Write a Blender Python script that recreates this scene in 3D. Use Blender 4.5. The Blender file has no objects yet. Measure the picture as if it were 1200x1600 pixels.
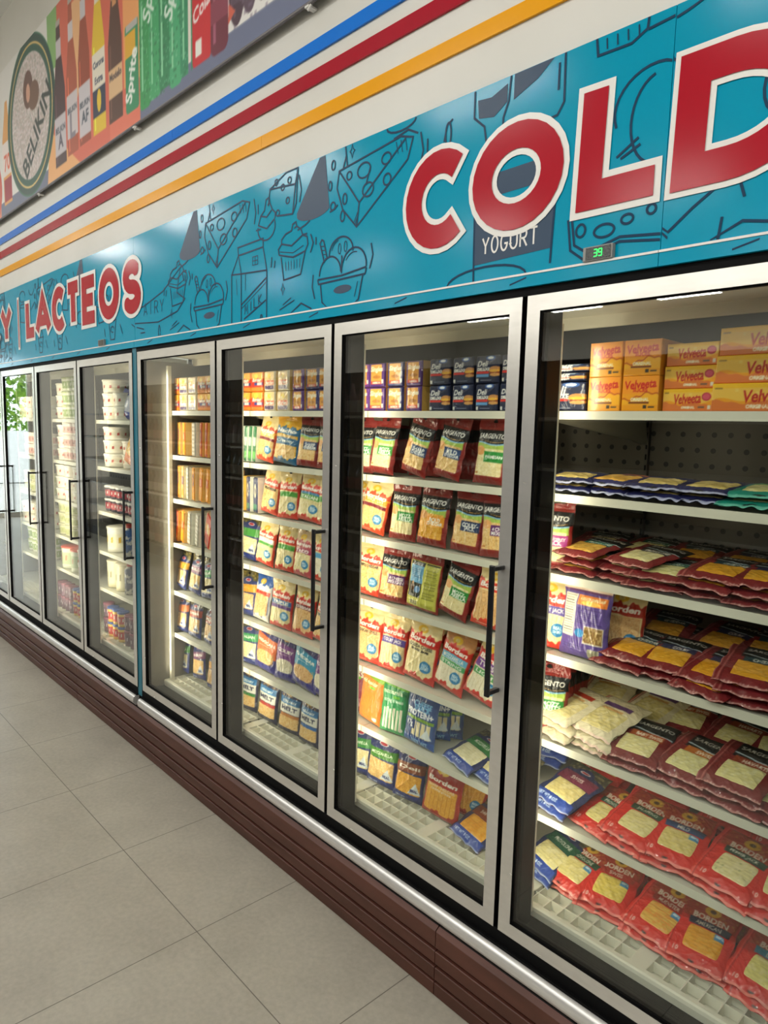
import bpy, bmesh, math, random
import numpy as np
from mathutils import Matrix, Vector
# ------------------------------------------------------------------ camera, world, exposure
SC = bpy.context.scene
COL = SC.collection
F = 0.3215                      # height of the door bottoms above the floor
cam_d = bpy.data.cameras.new('camera'); cam = bpy.data.objects.new('camera', cam_d); COL.objects.link(cam)
cam_d.sensor_fit = 'HORIZONTAL'; cam_d.sensor_width = 27.0; cam_d.lens = 1100.68 / 1200 * 27.0
cam_d.clip_start = 0.05; cam_d.clip_end = 200
_r = (0.67810992, 0.73454607, 0.02467807); _d = (0.10486357, -0.06346374, -0.99245956); _f = (-0.72744111, 0.6755845, -0.12006251)
cam.matrix_world = Matrix(((_r[0], -_d[0], -_f[0], 1.08209), (_r[1], -_d[1], -_f[1], -1.47245), (_r[2], -_d[2], -_f[2], 1.37053 + F), (0, 0, 0, 1)))
SC.camera = cam
SC.view_settings.view_transform = 'Standard'; SC.view_settings.look = 'None'; SC.view_settings.gamma = 1.0
SC.view_settings.use_curve_mapping = False
SC.view_settings.exposure = 0.0
W_ = bpy.data.worlds.new('daylight'); SC.world = W_; W_.use_nodes = True
bg = W_.node_tree.nodes['Background']; bg.inputs[0].default_value = (0.80, 0.88, 1.0, 1); bg.inputs[1].default_value = 6.0
LAMP_W = 36.0      # each ceiling tube fixture
LED_W = 1.5        # each door-post led strip
CEIL = 4.30
HALL = []          # (x, y, width, depth) of the ceiling fixtures
for fx in (-9.65, -7.3, -4.95, -2.6, -0.25, 2.1, 4.45):
    for fy in (-2.9, -5.8, -8.7, -11.6):
        HALL.append((fx, fy))

# ------------------------------------------------------------------ helpers
def lin(c):
    if isinstance(c, str):
        c = [int(c[i:i + 2], 16) / 255 for i in (0, 2, 4)]
    return tuple(((v / 12.92) if v <= 0.04045 else ((v + 0.055) / 1.055) ** 2.4) for v in c)
def mat(name, c, rough=0.5, metal=0.0, coat=0.0, emit=None, es=1.0, spec=0.5, trans=0.0):
    m = bpy.data.materials.new(name); m.use_nodes = True
    b = m.node_tree.nodes['Principled BSDF']
    b.inputs['Base Color'].default_value = (*lin(c), 1); b.inputs['Roughness'].default_value = rough
    b.inputs['Metallic'].default_value = metal; b.inputs['Coat Weight'].default_value = coat
    b.inputs['Coat Roughness'].default_value = 0.08; b.inputs['Specular IOR Level'].default_value = spec
    if trans: b.inputs['Transmission Weight'].default_value = trans
    if emit: b.inputs['Emission Color'].default_value = (*lin(emit), 1); b.inputs['Emission Strength'].default_value = es
    return m
def noise_mix(m, c2, scale=6.0, detail=5.0, lo=0.4, hi=0.65, stretch=(1, 1, 1), coord='Object', bump=0.0, rough2=None):
    nt = m.node_tree; b = nt.nodes['Principled BSDF']
    tc = nt.nodes.new('ShaderNodeTexCoord'); mp = nt.nodes.new('ShaderNodeMapping'); mp.inputs['Scale'].default_value = stretch
    nz = nt.nodes.new('ShaderNodeTexNoise'); nz.inputs['Scale'].default_value = scale; nz.inputs['Detail'].default_value = detail
    cr = nt.nodes.new('ShaderNodeValToRGB'); cr.color_ramp.elements[0].position = lo; cr.color_ramp.elements[1].position = hi
    cr.color_ramp.elements[0].color = b.inputs['Base Color'].default_value[:]; cr.color_ramp.elements[1].color = (*lin(c2), 1)
    nt.links.new(tc.outputs[coord], mp.inputs[0]); nt.links.new(mp.outputs[0], nz.inputs['Vector'])
    nt.links.new(nz.outputs[0], cr.inputs[0]); nt.links.new(cr.outputs[0], b.inputs['Base Color'])
    if bump:
        bp = nt.nodes.new('ShaderNodeBump'); bp.inputs['Strength'].default_value = bump; bp.inputs['Distance'].default_value = 0.002
        nt.links.new(nz.outputs[0], bp.inputs['Height']); nt.links.new(bp.outputs[0], b.inputs['Normal'])
    if rough2 is not None:
        mr = nt.nodes.new('ShaderNodeMapRange'); mr.inputs['To Min'].default_value = b.inputs['Roughness'].default_value; mr.inputs['To Max'].default_value = rough2
        nt.links.new(nz.outputs[0], mr.inputs[0]); nt.links.new(mr.outputs[0], b.inputs['Roughness'])
    return m
def tag(o, label=None, cat=None, group=None, kind=None):
    if label: o['label'] = label
    if cat: o['category'] = cat
    if group: o['group'] = group
    if kind: o['kind'] = kind
    return o
def empty(name, loc=(0, 0, 0)):
    o = bpy.data.objects.new(name, None); o.empty_display_size = 0.05; o.location = loc; COL.objects.link(o); return o
class MB:
    step = 1.2e-5
    def __init__(s): s.v = []; s.f = []; s.m = []; s.sm = []
    def add(s, vs, fs, mi=0, smooth=False):
        n = len(s.v); s.v += [tuple(v) for v in vs]; s.f += [tuple(i + n for i in f) for f in fs]; s.m += [mi] * len(fs); s.sm += [smooth] * len(fs)
    def box(s, x0, x1, y0, y1, z0, z1, mi=0):
        s.add([(x0, y0, z0), (x1, y0, z0), (x1, y1, z0), (x0, y1, z0), (x0, y0, z1), (x1, y0, z1), (x1, y1, z1), (x0, y1, z1)],
              [(0, 3, 2, 1), (4, 5, 6, 7), (0, 1, 5, 4), (1, 2, 6, 5), (2, 3, 7, 6), (3, 0, 4, 7)], mi)
    def extrude_x(s, prof, x0, x1, mi=0, smooth=False):      # prof: closed list of (y,z)
        n = len(prof)
        s.add([(x0, y, z) for y, z in prof] + [(x1, y, z) for y, z in prof],
              [(i, i + n, (i + 1) % n + n, (i + 1) % n) for i in range(n)], mi, smooth)
        s.add([(x0, y, z) for y, z in prof] + [(x1, y, z) for y, z in prof], [tuple(range(n)), tuple(range(2 * n - 1, n - 1, -1))], mi)
    def tube(s, pts, r, seg=8, mi=0):
        pts = [Vector(p) for p in pts]; rings = []
        for i, p in enumerate(pts):
            t = (pts[min(i + 1, len(pts) - 1)] - pts[max(i - 1, 0)]).normalized()
            a = t.orthogonal().normalized(); b = t.cross(a)
            if rings:
                a = (rings[-1][1] - t * rings[-1][1].dot(t)).normalized(); b = t.cross(a)
            rings.append((p, a, b))
        vs = []
        for p, a, b in rings:
            for k in range(seg):
                an = 2 * math.pi * k / seg; vs.append(p + (a * math.cos(an) + b * math.sin(an)) * r)
        fs = []
        for i in range(len(pts) - 1):
            for k in range(seg):
                fs.append((i * seg + k, i * seg + (k + 1) % seg, (i + 1) * seg + (k + 1) % seg, (i + 1) * seg + k))
        s.add(vs, fs, mi, True)
        s.add(vs[:seg], [tuple(range(seg - 1, -1, -1))], mi); s.add(vs[-seg:], [tuple(range(seg))], mi)
    def lathe(s, prof, cx, cy, z0, seg=24, mi=0):
        vs = []; fs = []
        for r, z in prof:
            for k in range(seg):
                a = 2 * math.pi * k / seg; vs.append((cx + r * math.cos(a), cy + r * math.sin(a), z0 + z))
        for i in range(len(prof) - 1):
            for k in range(seg):
                fs.append((i * seg + k, i * seg + (k + 1) % seg, (i + 1) * seg + (k + 1) % seg, (i + 1) * seg + k))
        s.add(vs, fs, mi, True)
    def ribbon(s, pts, w, y, mi=0, closed=False, ext=0.0):
        """flat printed stroke in the XZ plane at depth y"""
        P = [np.array(p, float) for p in pts]; s.nr = getattr(s, 'nr', 0) + 1; y = y - (s.nr % 30) * s.step
        if ext and not closed:
            a = P[0] - P[1]; P[0] = P[0] + a / max(np.linalg.norm(a), 1e-9) * ext
            a = P[-1] - P[-2]; P[-1] = P[-1] + a / max(np.linalg.norm(a), 1e-9) * ext
        n = len(P); L = []; R = []
        for i in range(n):
            if closed: a = P[i] - P[i - 1]; b = P[(i + 1) % n] - P[i]
            else: a = P[i] - P[max(i - 1, 0)] if i > 0 else P[1] - P[0]; b = P[i + 1] - P[i] if i < n - 1 else a
            a = a / max(np.linalg.norm(a), 1e-9); b = b / max(np.linalg.norm(b), 1e-9)
            na = np.array([-a[1], a[0]]); nb = np.array([-b[1], b[0]]); m = na + nb; l = np.linalg.norm(m)
            m = na if l < 1e-6 else m / l
            k = min(1.0 / max(m @ na, 0.35), 2.0)
            L.append(P[i] + m * w / 2 * k); R.append(P[i] - m * w / 2 * k)
        vs = [(q[0], y, q[1]) for q in L] + [(q[0], y, q[1]) for q in R]
        m_ = n if closed else n - 1
        s.add(vs, [(i, (i + 1) % n, (i + 1) % n + n, i + n) for i in range(m_)], mi)
    def brush(s, pts, w, y, caps):
        n = len(pts)
        for i in range(n - 1):
            yy = y - i * 2e-5; a = np.array(pts[i], float); b = np.array(pts[i + 1], float); t = (b - a) / max(np.linalg.norm(b - a), 1e-9); q = np.array([-t[1], t[0]]) * w / 2
            s.add([(v[0], yy, v[1]) for v in (a + q, b + q, b - q, a - q)], [(0, 1, 2, 3)])
        for i in range(0 if caps else 1, n if caps else n - 1):
            yy = y - (n + i) * 2e-5; s.add([(pts[i][0] + w / 2 * math.cos(k * math.pi / 12), yy, pts[i][1] + w / 2 * math.sin(k * math.pi / 12)) for k in range(24)], [tuple(range(24))])
    def poly(s, pts, y, mi=0):
        s.add([(p[0], y, p[1]) for p in pts], [tuple(range(len(pts)))], mi)
    def build(s, name, mats, parent=None, origin=None, bevel=0.0, smooth=False):
        me = bpy.data.meshes.new(name)
        o0 = Vector(origin) if origin is not None else Vector((0, 0, 0))
        me.from_pydata([(v[0] - o0[0], v[1] - o0[1], v[2] - o0[2]) for v in s.v], [], s.f)
        if not isinstance(mats, (list, tuple)): mats = [mats]
        for m in mats: me.materials.append(m)
        me.polygons.foreach_set('material_index', s.m); me.polygons.foreach_set('use_smooth', [bool(x or smooth) for x in s.sm])
        me.update()
        bm = bmesh.new(); bm.from_mesh(me); bmesh.ops.recalc_face_normals(bm, faces=bm.faces) if name not in FLATS else None; bm.to_mesh(me); bm.free()
        o = bpy.data.objects.new(name, me); COL.objects.link(o)
        if parent is not None:
            o.parent = parent
            wl = Vector((0, 0, 0)); q = parent
            while q is not None: wl += q.location; q = q.parent
            o.location = o0 - wl
        else: o.location = o0
        if bevel:
            b = o.modifiers.new('bevel', 'BEVEL'); b.width = bevel; b.segments = 2; b.limit_method = 'ANGLE'
        return o
FLATS = {'line_drawing', 'lettering', 'lettering_outline', 'printed_digits'}
def dup(root, loc=None, rot=None):
    r = root.copy(); COL.objects.link(r)
    if loc is not None: r.location = loc
    if rot is not None: r.rotation_euler = rot
    for ch in root.children:
        c = ch.copy(); COL.objects.link(c); c.parent = r
        for g in ch.children:
            d = g.copy(); COL.objects.link(d); d.parent = c
    return r
def arc(cx, cz, rx, rz, a0, a1, n=24):
    return [(cx + rx * math.cos(math.radians(a0 + (a1 - a0) * i / n)), cz + rz * math.sin(math.radians(a0 + (a1 - a0) * i / n))) for i in range(n + 1)]

# ------------------------------------------------------------------ materials
M_wall = noise_mix(mat('painted_wall', 'DDDBD4', 0.45), 'D6D4CC', 1.5, 3)
M_ceil = mat('ceiling_paint', 'E4E3DE', 0.8)
M_alu = noise_mix(mat('brushed_aluminium', 'E0DDD6', 0.20, 0.65), 'D8D5CE', 12, 3, 0.3, 0.7, (1, 1, 4), rough2=0.30)
M_steel = noise_mix(mat('polished_steel_rail', 'E9E8E5', 0.34, 0.6), 'DAD8D4', 20, 3, 0.3, 0.7, (0.2, 1, 6), rough2=0.42)
M_black = mat('black_gasket', '060607', 0.7, spec=0.15)
M_darkin = mat('dark_grey_post', '100F0E', 0.55, spec=0.2)
M_back = mat('grey_back_panel', '54504A', 0.5, 0.3)
M_hole = mat('perforation_dark', '0C0B0A', 0.9)
M_cream = mat('cream_enamel', 'F0ECDA', 0.35)
M_shelf = mat('cream_shelf_enamel', 'DEDCCB', 0.35)
M_inner = mat('grey_liner', 'A5A397', 0.35)
M_tray = mat('white_plastic_grid', 'E9E7D8', 0.4)
M_handle = mat('black_handle', '17181A', 0.3)
M_kick = noise_mix(mat('brown_bumper', '5C3428', 0.40), '4C2A1F', 8, 4, 0.35, 0.7, (0.4, 3, 3), rough2=0.55)
M_groove = mat('bumper_groove', '120B08', 0.8)
M_teal = mat('teal_vinyl', '0097B8', 0.15, 0, 0.0, spec=0.12)
M_tealdk = mat('teal_side_trim', '1C6E82', 0.35)
M_ink = mat('dark_ink', '143A56', 0.3, spec=0.12)
M_inkfill = mat('slate_ink', '3C4E64', 0.3, spec=0.15)
M_red = mat('red_vinyl', 'B00A24', 0.16, 0, 0.0, spec=0.22)
M_white = mat('white_vinyl', 'E6E4DE', 0.3)
M_sblue = mat('blue_glossy_band', '0A76DE', 0.13, 0, 0.0, spec=0.3)
M_sred = mat('red_glossy_band', 'AA0A28', 0.15, 0, 0.0, spec=0.3)
M_syel = mat('yellow_glossy_band', 'F0A600', 0.15, 0, 0.0, spec=0.3)
M_led = mat('led_lens', 'FFF6DC', 0.4, emit='FFF1CC', es=1.2)
M_lamp = mat('lamp_housing', 'EDEDEA', 0.4)
M_tube = mat('lamp_tube', 'FFFFFF', 0.4, emit='FFFFFF', es=6.0)
M_green = mat('green_digits', '25E05A', 0.4, emit='2BF060', es=1.6)
def glass_mat(name, tint, r0, boost):
    m = bpy.data.materials.new(name); m.use_nodes = True; nt = m.node_tree; nt.nodes.clear()
    o = nt.nodes.new('ShaderNodeOutputMaterial'); mx = nt.nodes.new('ShaderNodeMixShader'); t = nt.nodes.new('ShaderNodeBsdfTransparent')
    g = nt.nodes.new('ShaderNodeBsdfGlossy'); lw = nt.nodes.new('ShaderNodeLayerWeight'); lw.inputs[0].default_value = 0.5
    pw = nt.nodes.new('ShaderNodeMath'); pw.operation = 'POWER'; pw.inputs[1].default_value = 5.0; ma = nt.nodes.new('ShaderNodeMath'); ma.operation = 'MULTIPLY_ADD'; ma.inputs[1].default_value = boost; ma.inputs[2].default_value = r0; ma.use_clamp = True
    t.inputs[0].default_value = (*lin(tint), 1); g.inputs['Roughness'].default_value = 0.0; g.inputs['Color'].default_value = (1, 1, 1, 1)
    nt.links.new(lw.outputs['Facing'], pw.inputs[0]); nt.links.new(pw.outputs[0], ma.inputs[0]); nt.links.new(ma.outputs[0], mx.inputs[0]); nt.links.new(t.outputs[0], mx.inputs[1]); nt.links.new(g.outputs[0], mx.inputs[2]); nt.links.new(mx.outputs[0], o.inputs[0])
    return m
M_glass = glass_mat('door_glass', 'F8FAF7', 0.045, 0.955)
def print_mat(name, rough, coat, bump, scale):
    m = bpy.data.materials.new(name); m.use_nodes = True; nt = m.node_tree; b = nt.nodes['Principled BSDF']
    a = nt.nodes.new('ShaderNodeAttribute'); a.attribute_name = 'print'; nt.links.new(a.outputs['Color'], b.inputs['Base Color'])
    b.inputs['Roughness'].default_value = rough; b.inputs['Coat Weight'].default_value = coat; b.inputs['Coat Roughness'].default_value = 0.045
    if bump:
        tc = nt.nodes.new('ShaderNodeTexCoord'); nz = nt.nodes.new('ShaderNodeTexNoise'); nz.inputs['Scale'].default_value = scale; nz.inputs['Detail'].default_value = 3; nz.inputs['Distortion'].default_value = 1.2
        bp = nt.nodes.new('ShaderNodeBump'); bp.inputs['Strength'].default_value = bump; bp.inputs['Distance'].default_value = 0.006
        nt.links.new(tc.outputs['Object'], nz.inputs['Vector']); nt.links.new(nz.outputs[0], bp.inputs['Height']); nt.links.new(bp.outputs[0], b.inputs['Normal']); nt.links.new(bp.outputs[0], b.inputs['Coat Normal'])
    return m
M_film = print_mat('printed_film', 0.45, 0.65, 0.8, 24); M_film.node_tree.nodes['Principled BSDF'].inputs['Specular IOR Level'].default_value = 0.25
M_card = print_mat('printed_carton', 0.3, 0.35, 0.08, 30)
M_poster = print_mat('printed_banner', 0.35, 0.25, 0.0, 10)

# ------------------------------------------------------------------ printed artwork (colours per vertex of a fine grid)
FONTC = {}
def glyph_tris(s, bold, sx):
    k = (s, bold, sx)
    if k in FONTC: return FONTC[k]
    cu = bpy.data.curves.new('t', 'FONT'); cu.body = s; cu.size = 1.0; cu.offset = bold; cu.resolution_u = 3; cu.space_character = sx
    o = bpy.data.objects.new('t', cu); COL.objects.link(o)
    bpy.context.view_layer.update()
    dg = bpy.context.evaluated_depsgraph_get(); me = o.evaluated_get(dg).to_mesh()
    me.calc_loop_triangles()
    v = np.array([x.co[:2] for x in me.vertices], float).reshape(-1, 2); t = np.array([x.vertices[:] for x in me.loop_triangles], int).reshape(-1, 3)
    o.evaluated_get(dg).to_mesh_clear(); bpy.data.objects.remove(o); bpy.data.curves.remove(cu)
    if len(v):
        mn = v.min(0); mx = v.max(0); v = (v - mn); FONTC[k] = (v[t], mx[0] - mn[0], mx[1] - mn[1])
    else: FONTC[k] = (np.zeros((0, 3, 2)), 1, 1)
    return FONTC[k]
def C3(c):
    return np.array([int(c[i:i + 2], 16) / 255 for i in (0, 2, 4)]) if isinstance(c, str) else np.array(c, float)
class Art:
    def __init__(s, w, h, res, base):
        s.w = w; s.h = h; s.nx = max(6, int(round(w / res))); s.nz = max(6, int(round(h / res)))
        s.W = s.nx * 2 + 1; s.H = s.nz * 2 + 1
        s.a = np.zeros((s.H, s.W, 3)) + C3(base)
        s.X, s.Y = np.meshgrid(np.linspace(0, 1, s.W), np.linspace(0, 1, s.H))
        s.rng = np.random.RandomState(abs(hash((round(w * 1000), round(h * 1000)))) % 1000)
    def put(s, m, c): s.a[m] = C3(c); return s
    def rect(s, x0, y0, x1, y1, c): return s.put((s.X >= x0) & (s.X <= x1) & (s.Y >= y0) & (s.Y <= y1), c)
    def ell(s, cx, cy, rx, ry, c): return s.put(((s.X - cx) / rx) ** 2 + ((s.Y - cy) / ry) ** 2 <= 1, c)
    def band(s, f0, f1, c, x0=0, x1=1): return s.put((s.Y >= f0(s.X)) & (s.Y <= f1(s.X)) & (s.X >= x0) & (s.X <= x1), c)
    def rrect(s, x0, y0, x1, y1, r, c):
        ax = np.maximum(np.abs(s.X - (x0 + x1) / 2) - (x1 - x0) / 2 + r, 0) * s.w; ay = np.maximum(np.abs(s.Y - (y0 + y1) / 2) - (y1 - y0) / 2 + r * s.w / s.h, 0) * s.h
        return s.put(ax ** 2 + ay ** 2 <= (r * s.w) ** 2, c)
    def poly(s, pts, c):
        ins = np.zeros(s.X.shape, bool); n = len(pts)
        for i in range(n):
            x0, y0 = pts[i]; x1, y1 = pts[(i + 1) % n]
            if y0 == y1: continue
            cond = ((s.Y >= min(y0, y1)) & (s.Y < max(y0, y1))) & (s.X < (x1 - x0) * (s.Y - y0) / (y1 - y0) + x0)
            ins ^= cond
        return s.put(ins, c)
    def fleck(s, x0, y0, x1, y1, c, amt=0.3, size=2, only=None):
        m = (s.X >= x0) & (s.X <= x1) & (s.Y >= y0) & (s.Y <= y1)
        if only is not None: m &= only
        n = s.rng.rand(s.H // size + 2, s.W // size + 2); n = np.kron(n, np.ones((size, size)))[:s.H, :s.W]
        k = (n[..., None] < amt) & m[..., None]
        s.a = np.where(k, s.a * 0.45 + C3(c) * 0.55, s.a); return s
    def text(s, t, cx, cy, width, c, bold=0.02, shear=0.0, rot=0.0, hgt=None, sp=1.0):
        tr, tw, th = glyph_tris(t, bold, sp)
        if not len(tr): return s
        k = width * s.w / tw; ky = k if hgt is None else hgt * s.h / th
        P = tr.copy(); P[..., 0] += shear * P[..., 1]
        P[..., 0] = (P[..., 0] - tw / 2 - shear * th / 2) * k; P[..., 1] = (P[..., 1] - th / 2) * ky
        if rot:
            a = math.radians(rot); x = P[..., 0] * math.cos(a) - P[..., 1] * math.sin(a); y = P[..., 0] * math.sin(a) + P[..., 1] * math.cos(a); P = np.stack([x, y], -1)
        px = (P[..., 0] / s.w + cx) * (s.W - 1); py = (P[..., 1] / s.h + cy) * (s.H - 1); col = C3(c)
        for T in range(len(px)):
            xs = px[T]; ys = py[T]
            x0 = max(int(math.floor(xs.min())), 0); x1 = min(int(math.ceil(xs.max())), s.W - 1); y0 = max(int(math.floor(ys.min())), 0); y1 = min(int(math.ceil(ys.max())), s.H - 1)
            if x1 < x0 or y1 < y0: continue
            gx, gy = np.meshgrid(np.arange(x0, x1 + 1), np.arange(y0, y1 + 1))
            d = [(xs[(i + 1) % 3] - xs[i]) * (gy - ys[i]) - (ys[(i + 1) % 3] - ys[i]) * (gx - xs[i]) for i in range(3)]
            e = (0.30 if th * ky / s.h * s.H < 9 else 0.08) * max(abs(xs.max() - xs.min()), abs(ys.max() - ys.min()), 1)
            m = ((d[0] >= -e) & (d[1] >= -e) & (d[2] >= -e)) | ((d[0] <= e) & (d[1] <= e) & (d[2] <= e))
            sub = s.a[y0:y1 + 1, x0:x1 + 1]; sub[m] = col
        return s
    def lines(s, x0, y0, x1, n, dy, c, th=0.006, ragged=True):
        for i in range(n):
            xx = x1 - (s.rng.rand() * 0.25 * (x1 - x0) if ragged else 0)
            s.rect(x0, y0 - i * dy - th / 2, xx, y0 - i * dy + th / 2, c)
        return s
    def verts(s):
        a = s.a.copy()      # tent filter back to the vertex grid
        p = np.pad(a, ((1, 1), (1, 1), (0, 0)), 'edge')
        b = sum(p[1 + i:1 + i + s.H, 1 + j:1 + j + s.W] * (2 - abs(i)) * (2 - abs(j)) for i in (-1, 0, 1) for j in (-1, 0, 1)) / 16
        b = b[::2, ::2]
        return np.where(b <= 0.04045, b / 12.92, ((b + 0.055) / 1.055) ** 2.4)
def grid_mesh(name, P, Cc, mats, extra=None, smooth=True):
    """P (nz+1,nx+1,3) positions, Cc matching colours"""
    H, Wd = P.shape[:2]; V = P.reshape(-1, 3); idx = np.arange(H * Wd).reshape(H, Wd)
    Q = np.stack([idx[:-1, :-1], idx[:-1, 1:], idx[1:, 1:], idx[1:, :-1]], -1).reshape(-1, 4); CC = Cc.reshape(-1, 3)
    if extra:
        for (P2, C2, flip) in extra:
            h2, w2 = P2.shape[:2]; i2 = np.arange(h2 * w2).reshape(h2, w2) + len(V)
            q = np.stack([i2[:-1, :-1], i2[:-1, 1:], i2[1:, 1:], i2[1:, :-1]], -1).reshape(-1, 4)
            if flip: q = q[:, ::-1]
            V = np.concatenate([V, P2.reshape(-1, 3)]); Q = np.concatenate([Q, q]); CC = np.concatenate([CC, C2.reshape(-1, 3)])
    me = bpy.data.meshes.new(name); me.vertices.add(len(V)); me.vertices.foreach_set('co', V.astype(np.float32).ravel())
    me.loops.add(len(Q) * 4); me.loops.foreach_set('vertex_index', Q.astype(np.int32).ravel())
    me.polygons.add(len(Q)); me.polygons.foreach_set('loop_start', np.arange(0, len(Q) * 4, 4, dtype=np.int32)); me.polygons.foreach_set('loop_total', np.full(len(Q), 4, np.int32))
    me.polygons.foreach_set('use_smooth', np.full(len(Q), smooth, bool))
    for m in mats: me.materials.append(m)
    me.update(calc_edges=True)
    at = me.attributes.new('print', 'FLOAT_COLOR', 'POINT'); at.data.foreach_set('color', np.concatenate([CC, np.ones((len(CC), 1))], 1).astype(np.float32).ravel())
    return me
# ------------------------------------------------------------------ the room
def struct(name, mb, m, **k):
    o = mb.build(name, m, **k); o['kind'] = 'structure'; return o
def floor_mat():
    m = mat('porcelain_tiles', 'B3AEA0', 0.42); nt = m.node_tree; b = nt.nodes['Principled BSDF']
    tc = nt.nodes.new('ShaderNodeTexCoord'); sp = nt.nodes.new('ShaderNodeSeparateXYZ'); nt.links.new(tc.outputs['Object'], sp.inputs[0])
    def joint(out, off):
        a = nt.nodes.new('ShaderNodeMath'); a.operation = 'ADD'; a.inputs[1].default_value = off + 60; nt.links.new(out, a.inputs[0])
        c = nt.nodes.new('ShaderNodeMath'); c.operation = 'PINGPONG'; c.inputs[1].default_value = 0.30; nt.links.new(a.outputs[0], c.inputs[0])
        d = nt.nodes.new('ShaderNodeMath'); d.operation = 'LESS_THAN'; d.inputs[1].default_value = 0.0016; nt.links.new(c.outputs[0], d.inputs[0]); return d
    jx = joint(sp.outputs[0], 0.31); jy = joint(sp.outputs[1], 0.429)
    mx = nt.nodes.new('ShaderNodeMath'); mx.operation = 'MAXIMUM'; nt.links.new(jx.outputs[0], mx.inputs[0]); nt.links.new(jy.outputs[0], mx.inputs[1])
    nz = nt.nodes.new('ShaderNodeTexNoise'); nz.inputs['Scale'].default_value = 3.2; nz.inputs['Detail'].default_value = 8; nz.inputs['Roughness'].default_value = 0.65; nt.links.new(tc.outputs['Object'], nz.inputs['Vector'])
    n2 = nt.nodes.new('ShaderNodeTexNoise'); n2.inputs['Scale'].default_value = 60; n2.inputs['Detail'].default_value = 4; nt.links.new(tc.outputs['Object'], n2.inputs['Vector'])
    cr = nt.nodes.new('ShaderNodeValToRGB'); cr.color_ramp.elements[0].position = 0.32; cr.color_ramp.elements[1].position = 0.68
    cr.color_ramp.elements[0].color = (*lin('A8A294'), 1); cr.color_ramp.elements[1].color = (*lin('B8B2A3'), 1); nt.links.new(nz.outputs[0], cr.inputs[0])
    ov = nt.nodes.new('ShaderNodeMix'); ov.data_type = 'RGBA'; ov.blend_type = 'OVERLAY'; ov.inputs[0].default_value = 0.18
    nt.links.new(cr.outputs[0], ov.inputs[6]); nt.links.new(n2.outputs[0], ov.inputs[7])
    fin = nt.nodes.new('ShaderNodeMix'); fin.data_type = 'RGBA'; fin.inputs[7].default_value = (*lin('6F6A60'), 1)
    nt.links.new(mx.outputs[0], fin.inputs[0]); nt.links.new(ov.outputs[2], fin.inputs[6]); nt.links.new(fin.outputs[2], b.inputs['Base Color'])
    bp = nt.nodes.new('ShaderNodeBump'); bp.invert = True; bp.inputs['Strength'].default_value = 0.5; bp.inputs['Distance'].default_value = 0.001; nt.links.new(mx.outputs[0], bp.inputs['Height']); nt.links.new(bp.outputs[0], b.inputs['Normal'])
    return m
XL, XR, YB = -12.0, 6.0, -13.2
m = MB(); m.box(XL - 0.1, XR + 0.1, YB - 0.1, 1.2, -0.1, 0.0); struct('floor', m, floor_mat())
m = MB(); m.box(XL - 0.1, XR + 0.1, YB - 0.1, 1.2, CEIL, CEIL + 0.1); struct('ceiling', m, M_ceil)
m = MB(); m.box(XL, XR, 0.012, 0.10, F + 1.74, CEIL); struct('wall_front', m, M_wall)
m = MB(); m.box(XL, XR, 0.95, 1.05, 0, F + 1.76); struct('wall_back', m, M_wall)
m = MB(); m.box(XR, XR + 0.1, YB, 1.05, 0, CEIL); struct('wall_right', m, M_wall)
m = MB(); m.box(XL, XR, YB - 0.1, YB, 0, CEIL); struct('wall_opposite', m, M_wall)
m = MB(); m.box(XL - 0.1, XL, YB, -2.35, 0, CEIL); m.box(XL - 0.1, XL, -0.15, 1.05, 0, CEIL); m.box(XL - 0.1, XL, -2.35, -0.15, 2.75, CEIL); struct('wall_left', m, M_wall)
m = MB()
for y0, y1 in ((-2.35, -2.29), (-1.28, -1.22), (-0.21, -0.15)): m.box(XL - 0.08, XL - 0.02, y0, y1, 0, 2.75)
m.box(XL - 0.08, XL - 0.02, -2.35, -0.15, 2.69, 2.75); m.box(XL - 0.08, XL - 0.02, -2.35, -0.15, 0.0, 0.08)
w1 = struct('window_1', m, M_alu)
m = MB(); m.box(XL - 0.055, XL - 0.049, -2.29, -0.21, 0.08, 2.69); m.build('window_pane', M_glass, w1)
# outside the shop front: kerb, white wall and green shrubs, seen only as a reflection in the far doors
m = MB(); m.box(-40, XL - 0.1, -14, 8, -0.12, -0.02); struct('floor_outside', m, mat('pale_paving', 'C9C6BE', 0.8)).name = 'floor_outside'
m = MB(); m.box(-19.3, -19.0, -8, 4, 0, 1.35); tag(m.build('garden_wall', mat('garden_white', 'EDEDEB', 0.7), origin=(-19.15, -2, 0)), 'low white garden wall outside the shop window reflected in the far doors', 'wall')
M_leaf = noise_mix(mat('leaf_green', '3F7A22', 0.6), '9CC63A', 4, 5, 0.35, 0.6)
rnd = random.Random(4)
for i, (x, y, r) in enumerate(((-21.2, -5.2, 1.3), (-21.6, -2.4, 1.6), (-21.0, 0.4, 1.2), (-22.5, 2.6, 1.7))):
    m = MB()
    for k in range(1100):
        a = rnd.uniform(0, 6.28); b_ = rnd.uniform(-0.6, 1.5); q = r * rnd.uniform(0.6, 1.05)
        c = Vector((x + q * math.cos(a) * math.cos(b_), y + q * math.sin(a) * math.cos(b_), 1.75 + q * math.sin(b_))); s_ = rnd.uniform(0.05, 0.11)
        t1 = Vector((rnd.uniform(-1, 1), rnd.uniform(-1, 1), rnd.uniform(-1, 1))).normalized(); t2 = t1.orthogonal().normalized()
        m.add([c + t1 * s_, c + t2 * s_, c - t1 * s_, c - t2 * s_], [(0, 1, 2, 3)])
    m.tube([(x, y, -0.05), (x, y, 1.6)], 0.09)
    tag(m.build('garden_shrub', M_leaf, origin=(x, y, -0.02)), 'leafy green shrub beyond the low white wall, reflected in the far glass doors', 'shrub', 'shrubs outside the shop front')

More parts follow.
